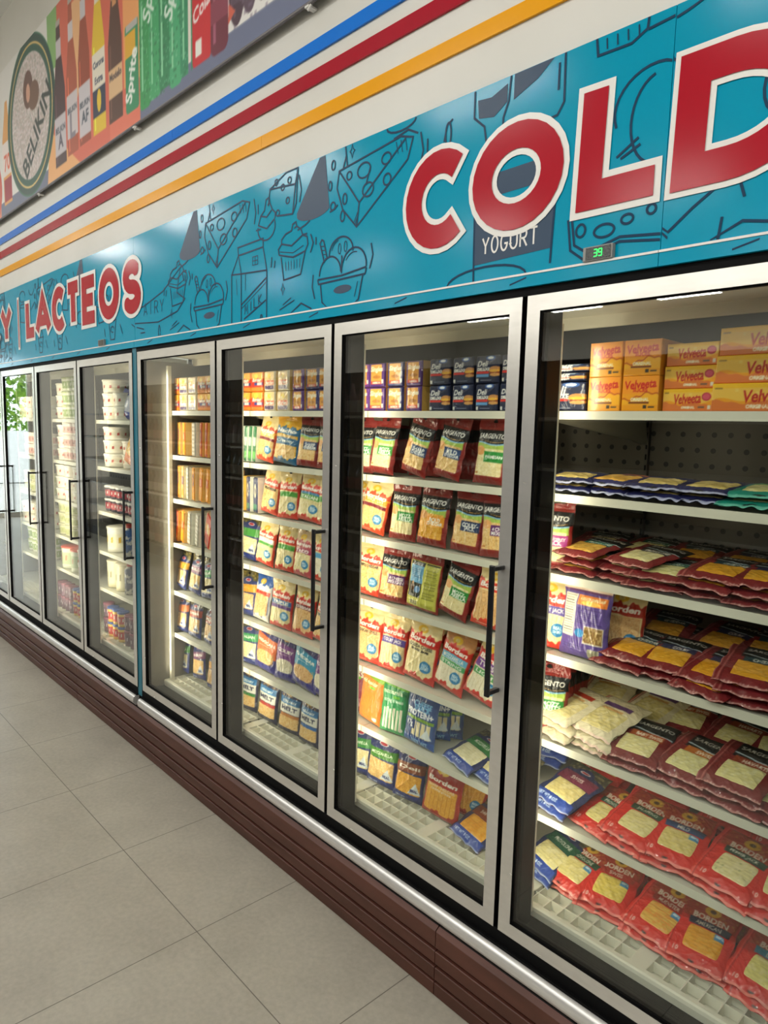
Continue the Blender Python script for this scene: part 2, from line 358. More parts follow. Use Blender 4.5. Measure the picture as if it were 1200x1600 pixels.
# ceiling fixtures: one white housing with two tubes, its light sits in the fixture
lampm = None
for i, (fx, fy) in enumerate(HALL):
    if lampm is None:
        lampm = empty('ceiling_light', (fx, fy, CEIL))
        m = MB(); m.box(fx - 0.62, fx + 0.62, fy - 0.10, fy + 0.10, CEIL - 0.05, CEIL - 0.001); m.build('housing', M_lamp, lampm, origin=(fx, fy, CEIL), bevel=0.004)
        for s_ in (-1, 1):
            m = MB(); m.tube([(fx - 0.58, fy + 0.05 * s_, CEIL - 0.07), (fx + 0.58, fy + 0.05 * s_, CEIL - 0.07)], 0.014); m.build('tube', M_tube, lampm, origin=(fx, fy, CEIL - 0.07))
        L0 = lampm
    else: L0 = dup(lampm, (fx, fy, CEIL))
    tag(L0, 'white twin-tube ceiling light above the shop aisles, reflected in the door glass', 'ceiling light', 'twin-tube ceiling lights')
    ld = bpy.data.lights.new('tube_light', 'AREA'); ld.shape = 'RECTANGLE'; ld.size = 1.16; ld.size_y = 0.14; ld.energy = LAMP_W; ld.color = (1.0, 0.985, 0.95)
    lo = bpy.data.objects.new('tube_light', ld); COL.objects.link(lo); lo.location = (fx, fy, CEIL - 0.09)

# glossy colour bands on the wall
for nm, mt, z0, z1, lab, splits in (('blue', M_sblue, 2.570, 2.612, 'blue glossy band, topmost of the three stripes under the drinks banner', (-1.9,)),
                                    ('red', M_sred, 2.475, 2.521, 'red glossy band between the blue and the yellow stripe', ()),
                                    ('yellow', M_syel, 2.357, 2.400, 'yellow glossy band, lowest stripe above the teal sign', (-1.206, -3.0))):
    m = MB(); xs = [XL + 0.01, *sorted(splits), XR - 0.01]
    for a, b_ in zip(xs[:-1], xs[1:]): m.box(a + 0.0006, b_ - 0.0006, 0.004, 0.0118, F + z0, F + z1)
    tag(m.build('wall_stripe', mt, origin=(0, 0.008, F + z0)), lab, 'stripe')

# ------------------------------------------------------------------ drinks banner
def banner():
    x0, x1, z0, z1 = -5.2, -0.75, 2.715, 3.60
    A = Art(x1 - x0, z1 - z0, 0.0055, 'E9E7E3'); w = x1 - x0; h = z1 - z0
    u = lambda x: (x - x0) / w
    v = lambda z: (z - z0) / h
    A.rect(0, 0, 1, v(2.80), '6B7390')
    A.rect(0, 0, u(-4.36), v(2.9), 'E08A70'); A.ell(u(-4.55), v(2.9), .05, .25, 'D85A4A'); A.ell(u(-4.7), v(3.3), .03, .12, '4FA55C')
    # bottle left of the tray
    A.poly([(u(-4.28), v(2.77)), (u(-4.10), v(2.77)), (u(-4.10), v(3.18)), (u(-4.14), v(3.33)), (u(-4.15), v(3.4)), (u(-4.20), v(3.4)), (u(-4.22), v(3.33)), (u(-4.28), v(3.18))], 'E9A85E')
    A.rect(u(-4.29), v(2.95), u(-4.09), v(3.16), 'F1E4DF'); A.text('70', u(-4.19), v(3.03), .03, 'E8694A'); A.rect(u(-4.27), v(2.79), u(-4.10), v(2.93), 'A5203C')
    # orange field
    A.poly([(u(-3.36), 0), (u(-2.16), 0), (u(-2.16), 1), (u(-3.2), 1), (u(-3.24), v(3.3))], 'DE6A54'); A.poly([(u(-3.42), 0), (u(-2.9), 0), (u(-3.1), v(2.84)), (u(-3.36), v(3.0))], 'F2B273')
    A.poly([(u(-2.93), v(3.02)), (u(-2.86), v(3.1)), (u(-2.84), v(3.52)), (u(-2.98), v(3.52))], 'F0B984'); A.rect(u(-2.33), v(2.9), u(-2.16), 1, 'F0A565')
    A.rect(u(-3.36), v(3.3), u(-3.2), 1, '8CBB72'); A.rect(u(-2.5), 0, u(-2.16), v(2.82), 'E8785E')
    # round tray with ice
    cx, cz = u(-3.70), v(3.17)
    for r, c in ((.45, '2E6F55'), (.44, '1E4A45'), (.402, 'E8C57A'), (.390, '24584B'), (.352, 'C9BBB5')): A.ell(cx, cz, r / w, r / h, c)
    ice = ((A.X - cx) * w) ** 2 + ((A.Y - cz) * h) ** 2 < .35 ** 2
    A.fleck(0, 0, 1, 1, 'F7F2F1', .22, 4, ice); A.fleck(0, 0, 1, 1, '8E9C92', .14, 3, ice); A.fleck(0, 0, 1, 1, 'E7D6DA', .3, 6, ice)
    A.ell(u(-3.72), v(3.33), .02, .12, '6E4C44'); A.ell(u(-3.62), v(3.27), .022, .09, '7A5A4C'); A.ell(u(-3.72), v(3.31), .008, .06, 'D9A48C')
    A.text('BELIKIN', u(-3.59), v(3.06), .135, '2C3A38', .02, 0, 38)
    def bottle(xa, xb, zb, zs, zn, zt, body, lab, text, lz0, lz1, tc='3B4555', cap='B9B2AA'):
        c = (xa + xb) / 2; hw = (xb - xa) / 2 * .93; nw = hw * .32
        A.poly([(u(c - hw), v(zb)), (u(c + hw), v(zb)), (u(c + hw), v(zs)), (u(c + nw * 1.3), v(zn)), (u(c + nw), v(zt)), (u(c - nw), v(zt)), (u(c - nw * 1.3), v(zn)), (u(c - hw), v(zs))], body)
        A.rect(u(c - nw * 1.15), v(zt - .03), u(c + nw * 1.15), v(zt), cap)
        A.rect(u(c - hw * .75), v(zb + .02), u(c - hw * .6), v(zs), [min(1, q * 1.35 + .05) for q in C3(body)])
        A.rect(u(c - hw), v(lz0), u(c + hw), v(lz1), lab); A.rect(u(c - nw * 1.4), v(zn - .03), u(c + nw * 1.4), v(zn + .06), lab)
        A.text(text, u(c), v((lz0 + lz1) / 2 + .03), (hw * 1.7) / w, tc, .02)
        return c, hw
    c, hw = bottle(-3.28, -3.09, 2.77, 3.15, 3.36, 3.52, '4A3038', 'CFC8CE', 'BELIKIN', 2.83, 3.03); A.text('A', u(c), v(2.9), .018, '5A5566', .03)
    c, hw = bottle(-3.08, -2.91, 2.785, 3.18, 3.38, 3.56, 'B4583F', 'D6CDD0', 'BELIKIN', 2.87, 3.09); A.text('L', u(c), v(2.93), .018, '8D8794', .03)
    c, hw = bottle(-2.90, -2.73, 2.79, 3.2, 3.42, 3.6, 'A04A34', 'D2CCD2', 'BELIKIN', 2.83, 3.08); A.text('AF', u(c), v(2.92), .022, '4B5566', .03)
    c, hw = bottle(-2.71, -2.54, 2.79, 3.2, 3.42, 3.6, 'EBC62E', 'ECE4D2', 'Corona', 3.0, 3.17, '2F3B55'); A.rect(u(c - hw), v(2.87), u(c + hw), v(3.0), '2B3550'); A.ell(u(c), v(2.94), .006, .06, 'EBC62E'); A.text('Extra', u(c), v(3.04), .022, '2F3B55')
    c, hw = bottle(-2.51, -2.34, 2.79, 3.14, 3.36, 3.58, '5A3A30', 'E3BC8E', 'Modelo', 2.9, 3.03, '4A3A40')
    A.rect(u(c - hw * .3), v(3.3), u(c + hw * .3), v(3.5), 'D99A66')
    # green can, green bottles
    A.rrect(u(-2.31), v(2.78), u(-2.17), v(3.16), .004, '2E8F62'); A.rect(u(-2.31), v(3.02), u(-2.2), v(3.12), 'E6B02E'); A.rect(u(-2.30), v(3.13), u(-2.18), v(3.16), 'B8B6B2'); A.text('Sprite', u(-2.24), v(2.93), .052, 'F2F5EE', .03, 0, 72)
    for k in range(5):
        xa = -2.16 + k * .098
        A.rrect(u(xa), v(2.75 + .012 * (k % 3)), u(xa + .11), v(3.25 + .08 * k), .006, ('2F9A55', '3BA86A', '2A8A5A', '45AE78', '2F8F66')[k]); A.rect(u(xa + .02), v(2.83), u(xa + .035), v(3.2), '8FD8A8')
    g = (A.X > u(-2.16)) & (A.X < u(-1.67)) & (A.Y > v(2.76)); A.fleck(0, 0, 1, 1, '8FD0A6', .06, 3, g); A.fleck(0, 0, 1, 1, '1F7048', .10, 5, g)
    A.text('Sprite', u(-2.03), v(3.22), .06, 'DDF0E2', .02, .2, 68); A.text('Sprite', u(-1.82), v(3.15), .06, 'DDF0E2', .02, .2, 68)
    A.rect(u(-1.70), 0, u(-1.675), 1, 'E7DFD3'); A.rect(u(-1.70), 0, u(-1.675), v(2.80), '6B7390')
    A.rrect(u(-1.665), v(2.765), u(-1.515), v(3.16), .005, 'D0202C'); A.text('Cola', u(-1.59), v(2.97), .032, 'F4EDEA', .02, .25, 18); A.rect(u(-1.64), v(2.80), u(-1.59), v(2.86), 'EDEDE4')
    A.rrect(u(-1.52), v(2.755), u(-1.39), v(3.3), .008, '6E2038'); A.rect(u(-1.50), v(2.80), u(-1.48), v(3.1), 'A85A74'); A.rect(u(-1.52), v(2.87), u(-1.39), v(2.95), '8A3A50')
    for k in range(7):
        xa = -1.37 + k * .085; A.ell(u(xa + .04), v(2.86 + .012 * (k % 3) + .06), .012, .13, ('4C3444', '5B4658', '433040')[k % 3])
    A.rect(u(-1.37), v(2.88), 1, 1, '5B4758'); A.fleck(u(-1.37), v(2.8), 1, 1, '7A6A80', .2, 5); A.poly([(u(-1.39), v(2.83)), (u(-1.34), v(2.86)), (u(-1.385), v(2.9))], 'D5604A')
    Cc = A.verts(); H, Wd = Cc.shape[:2]
    gx, gz = np.meshgrid(np.linspace(x0, x1, Wd), np.linspace(z0, z1, H))
    P = np.stack([gx, -0.022 + 0.0 * gx, gz + F], -1); P[..., 1] += 0.0015 * np.sin(gx * 5.1)
    back = P.copy()[::H - 1, ::Wd - 1]; back[..., 1] += 0.004
    me = grid_mesh('drinks_banner', P - np.array([-3, 0, 2.7 + F]), Cc, [M_poster], [(back - np.array([-3, 0, 2.7 + F]), np.full(back.shape, .6), True)])
    o = bpy.data.objects.new('drinks_banner', me); COL.objects.link(o); o.location = (-3, 0, 2.7 + F)
    tag(o, 'large printed drinks banner with bottles and an iced tray, high on the white wall', 'banner')
    m = MB(); m.tube([(x0, -0.02, F + 2.711), (x1, -0.02, F + 2.711)], 0.006); m.build('bottom_rod', mat('grey_rod', '6E6A6C', .4), o)
    for cxp in (-5.0, -3.59, -2.224, -0.9):
        m = MB(); m.box(cxp - .010, cxp + .010, -0.026, 0.010, F + 2.700, F + 2.706); m.tube([(cxp, -0.02, F + 2.692), (cxp + .018, -0.02, F + 2.704)], .004); m.build('hook', M_white, o)
banner()

# ------------------------------------------------------------------ stroke letters and doodles on the teal header
def LET(c):
    E = lambda cx, cz, rx, rz, a, b, n=20: arc(cx, cz, rx, rz, a, b, n)
    return {
        'L': [[(0, 1), (0, 0), (1, 0)]], 'A': [[(0, 0), (.5, 1), (1, 0)], [(.2, .3), (.8, .3)]], 'C': [E(.52, .5, .52, .5, 48, 312)],
        'T': [[(0, 1), (1, 1)], [(.5, 1), (.5, 0)]], 'E': [[(1, 1), (0, 1), (0, 0), (1, 0)], [(0, .5), (.85, .5)]],
        'S': [E(.5, .75, .47, .25, 28, 262, 14) + E(.5, .25, .5, .25, 84, -152, 16)],
        'D': [[(0, 0), (0, 1)] + E(.35, .5, .65, .5, 90, -90, 18) + [(0, 0)]], 'R': [[(0, 0), (0, 1)] + E(.5, .75, .42, .25, 90, -90, 10) + [(0, .5)], [(.45, .5), (1, 0)]],
        'Y': [[(0, 1), (.5, .45), (1, 1)], [(.5, .45), (.5, 0)]], 'I': [[(.5, 0), (.5, 1)]], 'M': [[(0, 0), (.1, 1), (.5, .35), (.9, 1), (1, 0)]],
        'K': [[(0, 0), (0, 1)], [(.9, 1), (0, .45), (1, 0)]], 'U': [[(0, 1), (0, .35)] + E(.5, .35, .5, .35, 180, 360, 12) + [(1, 1)]], '|': [[(.5, 0), (.5, 1)]],
        'G': [E(.5, .5, .5, .5, 50, 350, 18) + [(.55, .42)]],
        'O': [E(.5, .5, .5, .5, 0, 360, 28)[:-1]]}[c]
def strokes(m, c, x0, x1, z0, z1, w, y, ext=0.0, slant=0.0, mi=0):
    for pl in LET(c):
        pts = [(x0 + p[0] * (x1 - x0) + slant * (p[1] - .5), z0 + p[1] * (z1 - z0)) for p in pl]
        if c == 'O': m.ribbon(pts, w, y, mi, closed=True)
        elif c == 'S': m.brush(pts, w, y, ext > 0)
        elif c == 'D':
            pts = pts[:-1]; m.ribbon(pts, w, y, mi, closed=True)
        else: m.ribbon(pts, w, y, mi, ext=ext)
def word(m, s, x, z, h, w, gap, lw, y, rise=0.0):
    for ch in s:
        if ch != ' ': strokes(m, ch, x, x + w, z, z + h, lw, y)
        x += w + gap; z += rise
YD = -0.0012
def R(m, pts, w=.0058, closed=False): m.ribbon(pts, w, YD, 0, closed)
def FILL(m, pts): m.poly(pts, YD + .0003, 1)
def ELL(m, cx, cz, rx, rz, w=.0055, n=18): m.ribbon(arc(cx, cz, rx, rz, 0, 360, n)[:-1], w, YD, 0, True)
def d_cone(m, x):
    FILL(m, [(x, 2.236), (x + .03, 2.236)] + arc(x - .035, 2.075, .09, .025, -10, -170, 10) + [(x - .125, 2.085)])
    R(m, [(x - .12, 2.03), (x - .075, 2.04), (x - .05, 2.05)]); R(m, [(x - .09, 2.01), (x - .065, 2.01)])
def d_wedge(m, x):     # cheese wedge with holes
    R(m, [(x, 2.17), (x + .28, 2.20), (x + .33, 2.185), (x + .31, 2.13), (x + .09, 1.985), (x + .02, 2.05), (x - .01, 2.12)], closed=True)
    R(m, [(x, 2.17), (x + .10, 2.055), (x + .30, 2.19)]); R(m, [(x + .10, 2.055), (x + .09, 1.985)])
    for hx, hz, rx, rz in ((.05, 2.145, .012, .012), (.12, 2.145, .03, .022), (.22, 2.155, .02, .016), (.14, 2.085, .025, .02), (.225, 2.095, .016, .016), (.03, 2.08, .01, .016), (.02, 2.03, .01, .016)): ELL(m, x + hx, hz, rx, rz)
    for k in range(3): R(m, [(x + .075 + k * .008, 1.997 - k * .004), (x + .095, 2.03 - k * .012)], .003)
    for k in range(3): R(m, [(x + .26 + k * .02, 2.19), (x + .27 + k * .018, 2.155)], .003)
    R(m, [(x + .36, 2.19), (x + .372, 2.14), (x + .362, 2.10)]); R(m, [(x + .388, 2.165), (x + .388, 2.13)])
    R(m, [(x + .03, 2.24), (x + .04, 2.175)]); R(m, [(x + .02, 2.175), (x + .035, 2.21)])
    R(m, [(x - .045, 2.055), (x - .02, 2.06), (x - .005, 2.07)]); ELL(m, x - .03, 2.07, .012, .012); ELL(m, x - .045, 2.135, .008, .014); ELL(m, x - .03, 2.195, .009, .014)
def d_block(m, x):     # cheese block and whipped cone
    R(m, [(x, 2.145), (x + .01, 2.20), (x + .11, 2.235), (x + .18, 2.235), (x + .17, 2.12), (x + .15, 2.09), (x + .06, 2.10)]); R(m, [(x + .01, 2.20), (x + .165, 2.185), (x + .18, 2.235)]); R(m, [(x + .165, 2.185), (x + .15, 2.09)])
    for hx, hz in ((.05, 2.215), (.13, 2.205), (.12, 2.14), (.09, 2.19), (.06, 2.11)): ELL(m, x + hx, hz, .010, .010)
    R(m, [(x + .185, 2.21), (x + .20, 2.16), (x + .19, 2.12)])
    c = x - .01
    R(m, [(c - .055, 2.09), (c - .04, 2.12), (c - .015, 2.135), (c - .005, 2.17), (c + .015, 2.175), (c + .02, 2.155), (c + .005, 2.15)]); R(m, [(c + .02, 2.155), (c + .035, 2.13), (c + .055, 2.115), (c + .05, 2.095)])
    R(m, [(c - .04, 2.12), (c, 2.11), (c + .03, 2.128)]); R(m, [(c - .055, 2.09), (c, 2.07), (c + .05, 2.095)])
    R(m, arc(c - .002, 2.075, .056, .045, 170, 380, 14)); R(m, [(c - .07, 2.075), (c - .04, 2.075)])
def d_cupcake(m, x):
    R(m, [(x - .085, 1.965), (x - .09, 1.985), (x - .07, 2.00), (x - .07, 2.015), (x - .045, 2.03), (x - .01, 2.035), (x - .005, 2.055), (x + .015, 2.06), (x + .02, 2.045), (x + .005, 2.04)])
    R(m, [(x + .02, 2.045), (x + .045, 2.03), (x + .055, 2.01), (x + .08, 2.0), (x + .085, 1.975), (x + .07, 1.955)]); R(m, [(x - .07, 2.0), (x - .01, 1.985), (x + .055, 2.01)])
    R(m, [(x - .085, 1.965), (x, 1.945), (x + .07, 1.955)]); R(m, [(x - .072, 1.955), (x - .055, 1.875), (x + .045, 1.882), (x + .07, 1.955)]); R(m, [(x - .08, 1.975), (x, 1.96), (x + .06, 1.975)], .003)
    for k in range(6): R(m, [(x - .045 + k * .017, 1.935), (x - .042 + k * .016, 1.905)], .003)
    R(m, [(x + .10, 2.005), (x + .115, 1.975), (x + .10, 1.945)]); R(m, [(x + .13, 1.99), (x + .13, 1.965)]); R(m, [(x - .11, 1.95), (x - .115, 1.925)]); R(m, [(x - .13, 1.965), (x - .135, 1.93)])
def d_carton(m, x):
    R(m, [(x - .09, 1.75), (x - .09, 1.94), (x - .02, 1.935), (x - .02, 1.75)]); R(m, [(x - .02, 1.935), (x + .155, 1.925), (x + .155, 1.75)])
    R(m, [(x - .09, 1.94), (x - .04, 2.005), (x - .02, 1.935)]); R(m, [(x - .04, 2.005), (x - .045, 2.035), (x + .13, 2.04), (x + .13, 2.01), (x - .04, 2.005)]); R(m, [(x + .13, 2.01), (x + .155, 1.925)])
    R(m, [(x + .06, 1.955), (x + .095, 1.955), (x + .095, 1.985), (x + .06, 1.985)], .003, True); R(m, [(x + .077, 1.955), (x + .077, 1.985)], .003); R(m, [(x + .06, 1.97), (x + .095, 1.97)], .003)
    R(m, [(x - .02, 1.82), (x + .155, 1.90)]); R(m, [(x - .02, 1.805), (x + .155, 1.885)], .003); R(m, [(x, 1.765), (x + .15, 1.82)])
    word(m, 'MILK', x + .005, 1.782, .035, .022, .010, .0042, YD, .009); R(m, [(x + .01, 1.93), (x + .01, 1.87)], .003); R(m, [(x - .055, 1.92), (x - .05, 1.86)], .003); ELL(m, x + .12, 1.762, .006, .008)
def d_sundae(m, x):
    R(m, [(x - .125, 1.85), (x - .12, 1.835)] + [(x + .115, 1.838), (x + .12, 1.855)]); R(m, [(x - .125, 1.85), (x, 1.848), (x + .12, 1.858)])
    R(m, [(x - .11, 1.835), (x - .10, 1.775), (x - .075, 1.755)]); R(m, [(x + .105, 1.84), (x + .085, 1.765), (x + .07, 1.756)])
    R(m, arc(x - .06, 1.86, .056, .055, 0, 180, 12)); R(m, arc(x + .06, 1.865, .06, .06, -5, 175, 12)); R(m, arc(x - .005, 1.92, .06, .048, -5, 190, 14)); R(m, [(x, 1.91), (x, 1.855)])
    R(m, [(x - .09, 1.90), (x - .115, 1.965), (x - .105, 1.975), (x - .095, 1.97), (x - .075, 1.91)])
    for k in range(4): R(m, [(x - .11 + k * .008, 1.955 - k * .014), (x - .092 + k * .007, 1.953 - k * .014)], .003)
    ELL(m, x - .012, 1.932, .007, .016, .003); ELL(m, x + .018, 1.935, .007, .016, .003); m.poly([(p[0], p[1]) for p in arc(x + .005, 1.805, .045, .013, 0, 345, 16)], YD + .0003, 1)
    R(m, [(x + .14, 1.925), (x + .15, 1.89), (x + .135, 1.85)]); R(m, [(x - .15, 1.87), (x - .155, 1.83), (x - .14, 1.79)]); R(m, arc(x + .06, 1.87, .045, .042, 70, 150, 6), .003); R(m, arc(x - .01, 1.925, .042, .035, 100, 170, 6), .003); R(m, [(x + .08, 1.82), (x + .065, 1.775)], .003)
def d_spark(m, x, z): R(m, [(x, z + .02), (x + .005, z + .005), (x + .012, z), (x + .005, z - .005), (x, z - .02), (x - .005, z - .005), (x - .012, z), (x - .005, z + .005)], .003, True)
def d_misc(m, x):
    R(m, [(x, 1.79), (x + .05, 1.81)], .004); R(m, [(x - .02, 1.775), (x + .07, 1.80)], .004); R(m, [(x + .05, 1.757), (x + .11, 1.785), (x + .17, 1.76)])
    d_spark(m, x + .0, 1.845)
def d_mug(m, x):
    R(m, [(x, 2.10), (x, 2.0), (x + .09, 1.99), (x + .10, 2.10)]); ELL(m, x + .05, 2.10, .05, .012); R(m, arc(x + .10, 2.05, .03, .03, 80, -80, 8)); R(m, arc(x + .05, 2.16, .06, .035, 0, 300, 12))
    R(m, arc(x + .24, 2.19, .05, .04, 180, 350, 10)); R(m, [(x + .22, 2.06), (x + .30, 2.10), (x + .36, 2.06), (x + .34, 2.0)]); ELL(m, x + .28, 1.93, .05, .035); R(m, [(x + .1, 1.9), (x + .17, 1.95), (x + .22, 1.88)])
def d_conecup(m, x):
    R(m, [(x, 1.87), (x + .02, 1.78), (x + .07, 1.78), (x + .09, 1.87)]); R(m, [(x - .01, 1.87), (x + .1, 1.875)]); R(m, arc(x + .045, 1.88, .045, .04, 0, 180, 10)); R(m, arc(x + .045, 1.83, .02, .015, 0, 300, 8)); R(m, [(x + .14, 1.85), (x + .17, 1.80)]); R(m, [(x - .06, 1.84), (x - .05, 1.8)])
def header(x0, x1, items, label, joint_off):
    e = empty('header_sign', ((x0 + x1) / 2, 0, F + 1.722)); zc = F
    m = MB(); m.box(x0, x1, 0.0, 0.010, F + 1.755, F + 2.238)
    m.build('sign_panel', M_teal, e, origin=(x0, 0, F + 1.755))
    m = MB(); m.box(x0, x1, -0.006, 0.010, F + 1.722, F + 1.750); m.build('lower_lip', M_teal, e, origin=(x0, 0, F + 1.722))
    m = MB(); m.box(x0, x1, -0.008, 0.010, F + 1.750, F + 1.755); m.build('edge_strip', M_white, e, origin=(x0, 0, F + 1.75))
    d = MB()
    for fn, args in items: fn(d, *args)
    d.v = [(v[0], v[1], v[2] + F) for v in d.v]
    keep = MB()
    for fc, mi in zip(d.f, d.m):
        P = [d.v[i] for i in fc]
        if any(x0 < q[0] < x1 and F + 1.757 < q[2] < F + 2.2375 for q in P):
            P = [(min(max(q[0], x0 + .001), x1 - .001), q[1], min(max(q[2], F + 1.7575), F + 2.237)) for q in P]; keep.add(P, [tuple(range(len(P)))], mi)
    # marks on the lip
    for k in range(int((x1 - x0) / .42)):
        q = x0 + .15 + k * .42; keep.add([(q, -.0066, F + 1.73), (q + .05, -.0066, F + 1.742), (q + .05, -.0066, F + 1.746), (q, -.0066, F + 1.734)], [(0, 1, 2, 3)], 0)
    keep.build('line_drawing', [M_ink, M_inkfill], e)
    return tag(e, label, 'sign')
base = []
for k in range(1, 9):
    o = -.857 * k
    base += [(d_cone, (.005 + o,)), (d_wedge, (.107 + o,)), (d_block, (-.295 + o + (-.06 if k > 1 else 0),)), (d_cupcake, (-.14 + o,)), (d_carton, (-.458 + o,)), (d_sundae, (.127 + o,)), (d_misc, (-.20 + o,)), (d_spark, (.17 + o, 2.215))]
rightB = [b for b in base if b[0] is not None and -2.0 < b[1][0] < 5]
def d_ribbon(m):
    R(m, [(-2.36, 1.90), (-2.2, 1.905), (-2.0, 1.95), (-1.83, 2.03), (-1.865, 1.93), (-1.79, 1.895), (-1.86, 1.85), (-2.05, 1.82), (-2.34, 1.835)]); R(m, [(-1.865, 1.93), (-1.79, 1.895)])
    word(m, 'AIRY', -2.20, 1.862, .055, .035, .022, .0042, YD); R(m, [(-1.81, 2.0), (-1.80, 1.97)]); R(m, [(-1.79, 1.995), (-1.785, 1.965)]); R(m, [(-2.28, 1.815), (-2.2, 1.80)]); R(m, [(-2.24, 1.785), (-2.19, 1.785)])
    R(m, arc(-2.04, 1.775, .01, .03, 0, 350, 10))
def d_big(m):     # dark jar, glass, scoops and cheese block around the big word
    FILL(m, [(-.178, 1.798), (.064, 1.806), (.068, 1.935), (-.182, 1.93)]); FILL(m, [(-.182, 1.96), (.07, 1.965), (.071, 2.02), (-.183, 2.015)])
    R(m, [(-.185, 2.06), (-.178, 1.75)]); R(m, [(.072, 2.06), (.06, 1.77)]); R(m, [(-.19, 2.06), (.08, 2.065)])
    R(m, [(-.195, 2.235), (-.195, 2.17), (-.16, 2.14), (-.15, 2.09)]); R(m, [(-.08, 2.238), (-.085, 2.18), (-.10, 2.145), (-.10, 2.10)]); FILL(m, [(-.185, 2.21), (-.14, 2.205), (-.09, 2.222), (-.09, 2.18), (-.13, 2.155), (-.18, 2.165)])
    FILL(m, [(-.07, 2.237), (.045, 2.237), (0.0, 2.205), (-.07, 2.178)]); R(m, [(.075, 2.237), (.077, 2.13), (.06, 2.105), (.0, 2.10)]); R(m, [(.06, 2.22), (.06, 2.16)]); R(m, [(-.30, 2.14), (-.29, 2.18), (-.27, 2.19)]); ELL(m, -.285, 2.155, .01, .03)
    R(m, arc(.30, 2.06, .09, .08, 20, 200, 16)); R(m, arc(.31, 2.03, .06, .09, 100, 260, 14)); R(m, [(.22, 1.97), (.27, 2.0)]); R(m, [(.23, 1.965), (.275, 1.985)])
    R(m, [(.115, 1.86), (.125, 1.80), (.16, 1.778), (.24, 1.80), (.35, 1.79), (.40, 1.83), (.46, 1.87)]); R(m, [(.105, 1.86), (.115, 1.79), (.15, 1.765), (.24, 1.79), (.35, 1.778)])
    for q in ((.20, 1.82, .025, .014), (.255, 1.835, .014, .010), (.31, 1.845, .010, .010), (.14, 1.83, .012, .014)): ELL(m, *q)
    R(m, [(.155, 2.238), (.16, 2.20), (.24, 2.198), (.275, 2.215), (.277, 2.237)]); R(m, [(.277, 2.213), (.36, 2.218), (.42, 2.237)])
    for k in range(4): R(m, [(.18 + k * .025, 2.23), (.182 + k * .025, 2.207)], .0035)
    R(m, [(.46, 1.80), (.455, 1.755)]); R(m, [(.44, 1.757), (.50, 1.785), (.60, 1.765)]); R(m, [(.50, 1.83), (.49, 1.86), (.515, 1.89)])
    R(m, arc(-.14, 1.755, .13, .035, 0, 180, 12)); R(m, [(-.62, 2.1), (-.6, 2.15)]); R(m, arc(.55, 2.02, .03, .05, 60, 300, 12)); 
    R(m, [(-.50, 2.2), (-.44, 2.21), (-.40, 2.19)]); R(m, arc(-.47, 2.235, .06, .02, 180, 360, 8))
yog = MB(); word(yog, 'YOGURT', -.150, 1.822, .04, .020, .010, .005, -0.0018)
yog.v = [(v[0], v[1], v[2] + F) for v in yog.v]
genL = [(d_mug, (x,)) for x in (-3.3, -4.1, -4.9)] + [(d_conecup, (x,)) for x in (-2.62, -3.4, -3.75, -4.4)] + [(d_block, (-2.12,)), (d_cone, (-3.0,)), (d_wedge, (-3.75,)), (d_cupcake, (-2.7,)), (d_sundae, (-4.6,)), (d_spark, (-3.0, 2.2))]
HB = header(-2.303, 0.335, [b for b in rightB if not (-.6 < b[1][0] and b[0] in (d_cone, d_cupcake, d_block, d_misc, d_sundae) and b[1][0] > -.45)] + [(d_ribbon, ()), (d_big, ())], 'long teal header sign with dairy line drawings and red COLD lettering above the right doors', 0)
HC = header(0.3365, 2.4, [(d_big, ()), (d_wedge, (1.1,)), (d_cone, (1.6,))], 'right end of the teal header sign carrying the letter D', 0)
HA = header(-7.0, -2.305, [b for b in base if b[1][0] < -4.4] + genL + [(d_ribbon, ())], 'far teal header sign with red LACTEOS lettering above the left doors', 0)
yog.build('line_drawing', [M_white], HB)
def lettering(parent, specs):
    wo = MB(); ro = MB(); wo.step = ro.step = 1.5e-4 / 3
    for (c, x0, x1, z0, z1, w, sl, bx) in specs:
        strokes(wo, c, x0, x1, z0 + F, z1 + F, w + 2 * bx, -0.0026, ext=bx, slant=sl); strokes(ro, c, x0, x1, z0 + F, z1 + F, w, -0.0046, slant=sl)
    wo.build('lettering_outline', M_white, parent); ro.build('lettering', M_red, parent)
lettering(HB, [('C', -.407, -.222, 1.895, 2.091, .062, .0, .015), ('O', -.158, .055, 1.898, 2.090, .063, .0, .015), ('L', .160, .316, 1.902, 2.128, .062, .006, .015)])
lettering(HC, [('D', .385, .600, 1.900, 2.098, .066, .004, .012)])
lettering(HA, [('|', -4.16, -4.12, 1.84, 2.15, .014, 0, .016)] + [(c, a, b_, 1.916, 2.104, .067, 0, .020) for c, a, b_ in (('L', -3.945, -3.82), ('A', -3.755, -3.525), ('C', -3.435, -3.26), ('T', -3.19, -3.04), ('E', -2.945, -2.80), ('O', -2.70, -2.51), ('S', -2.395, -2.255), ('Y', -4.52, -4.32), ('R', -4.80, -4.62))])
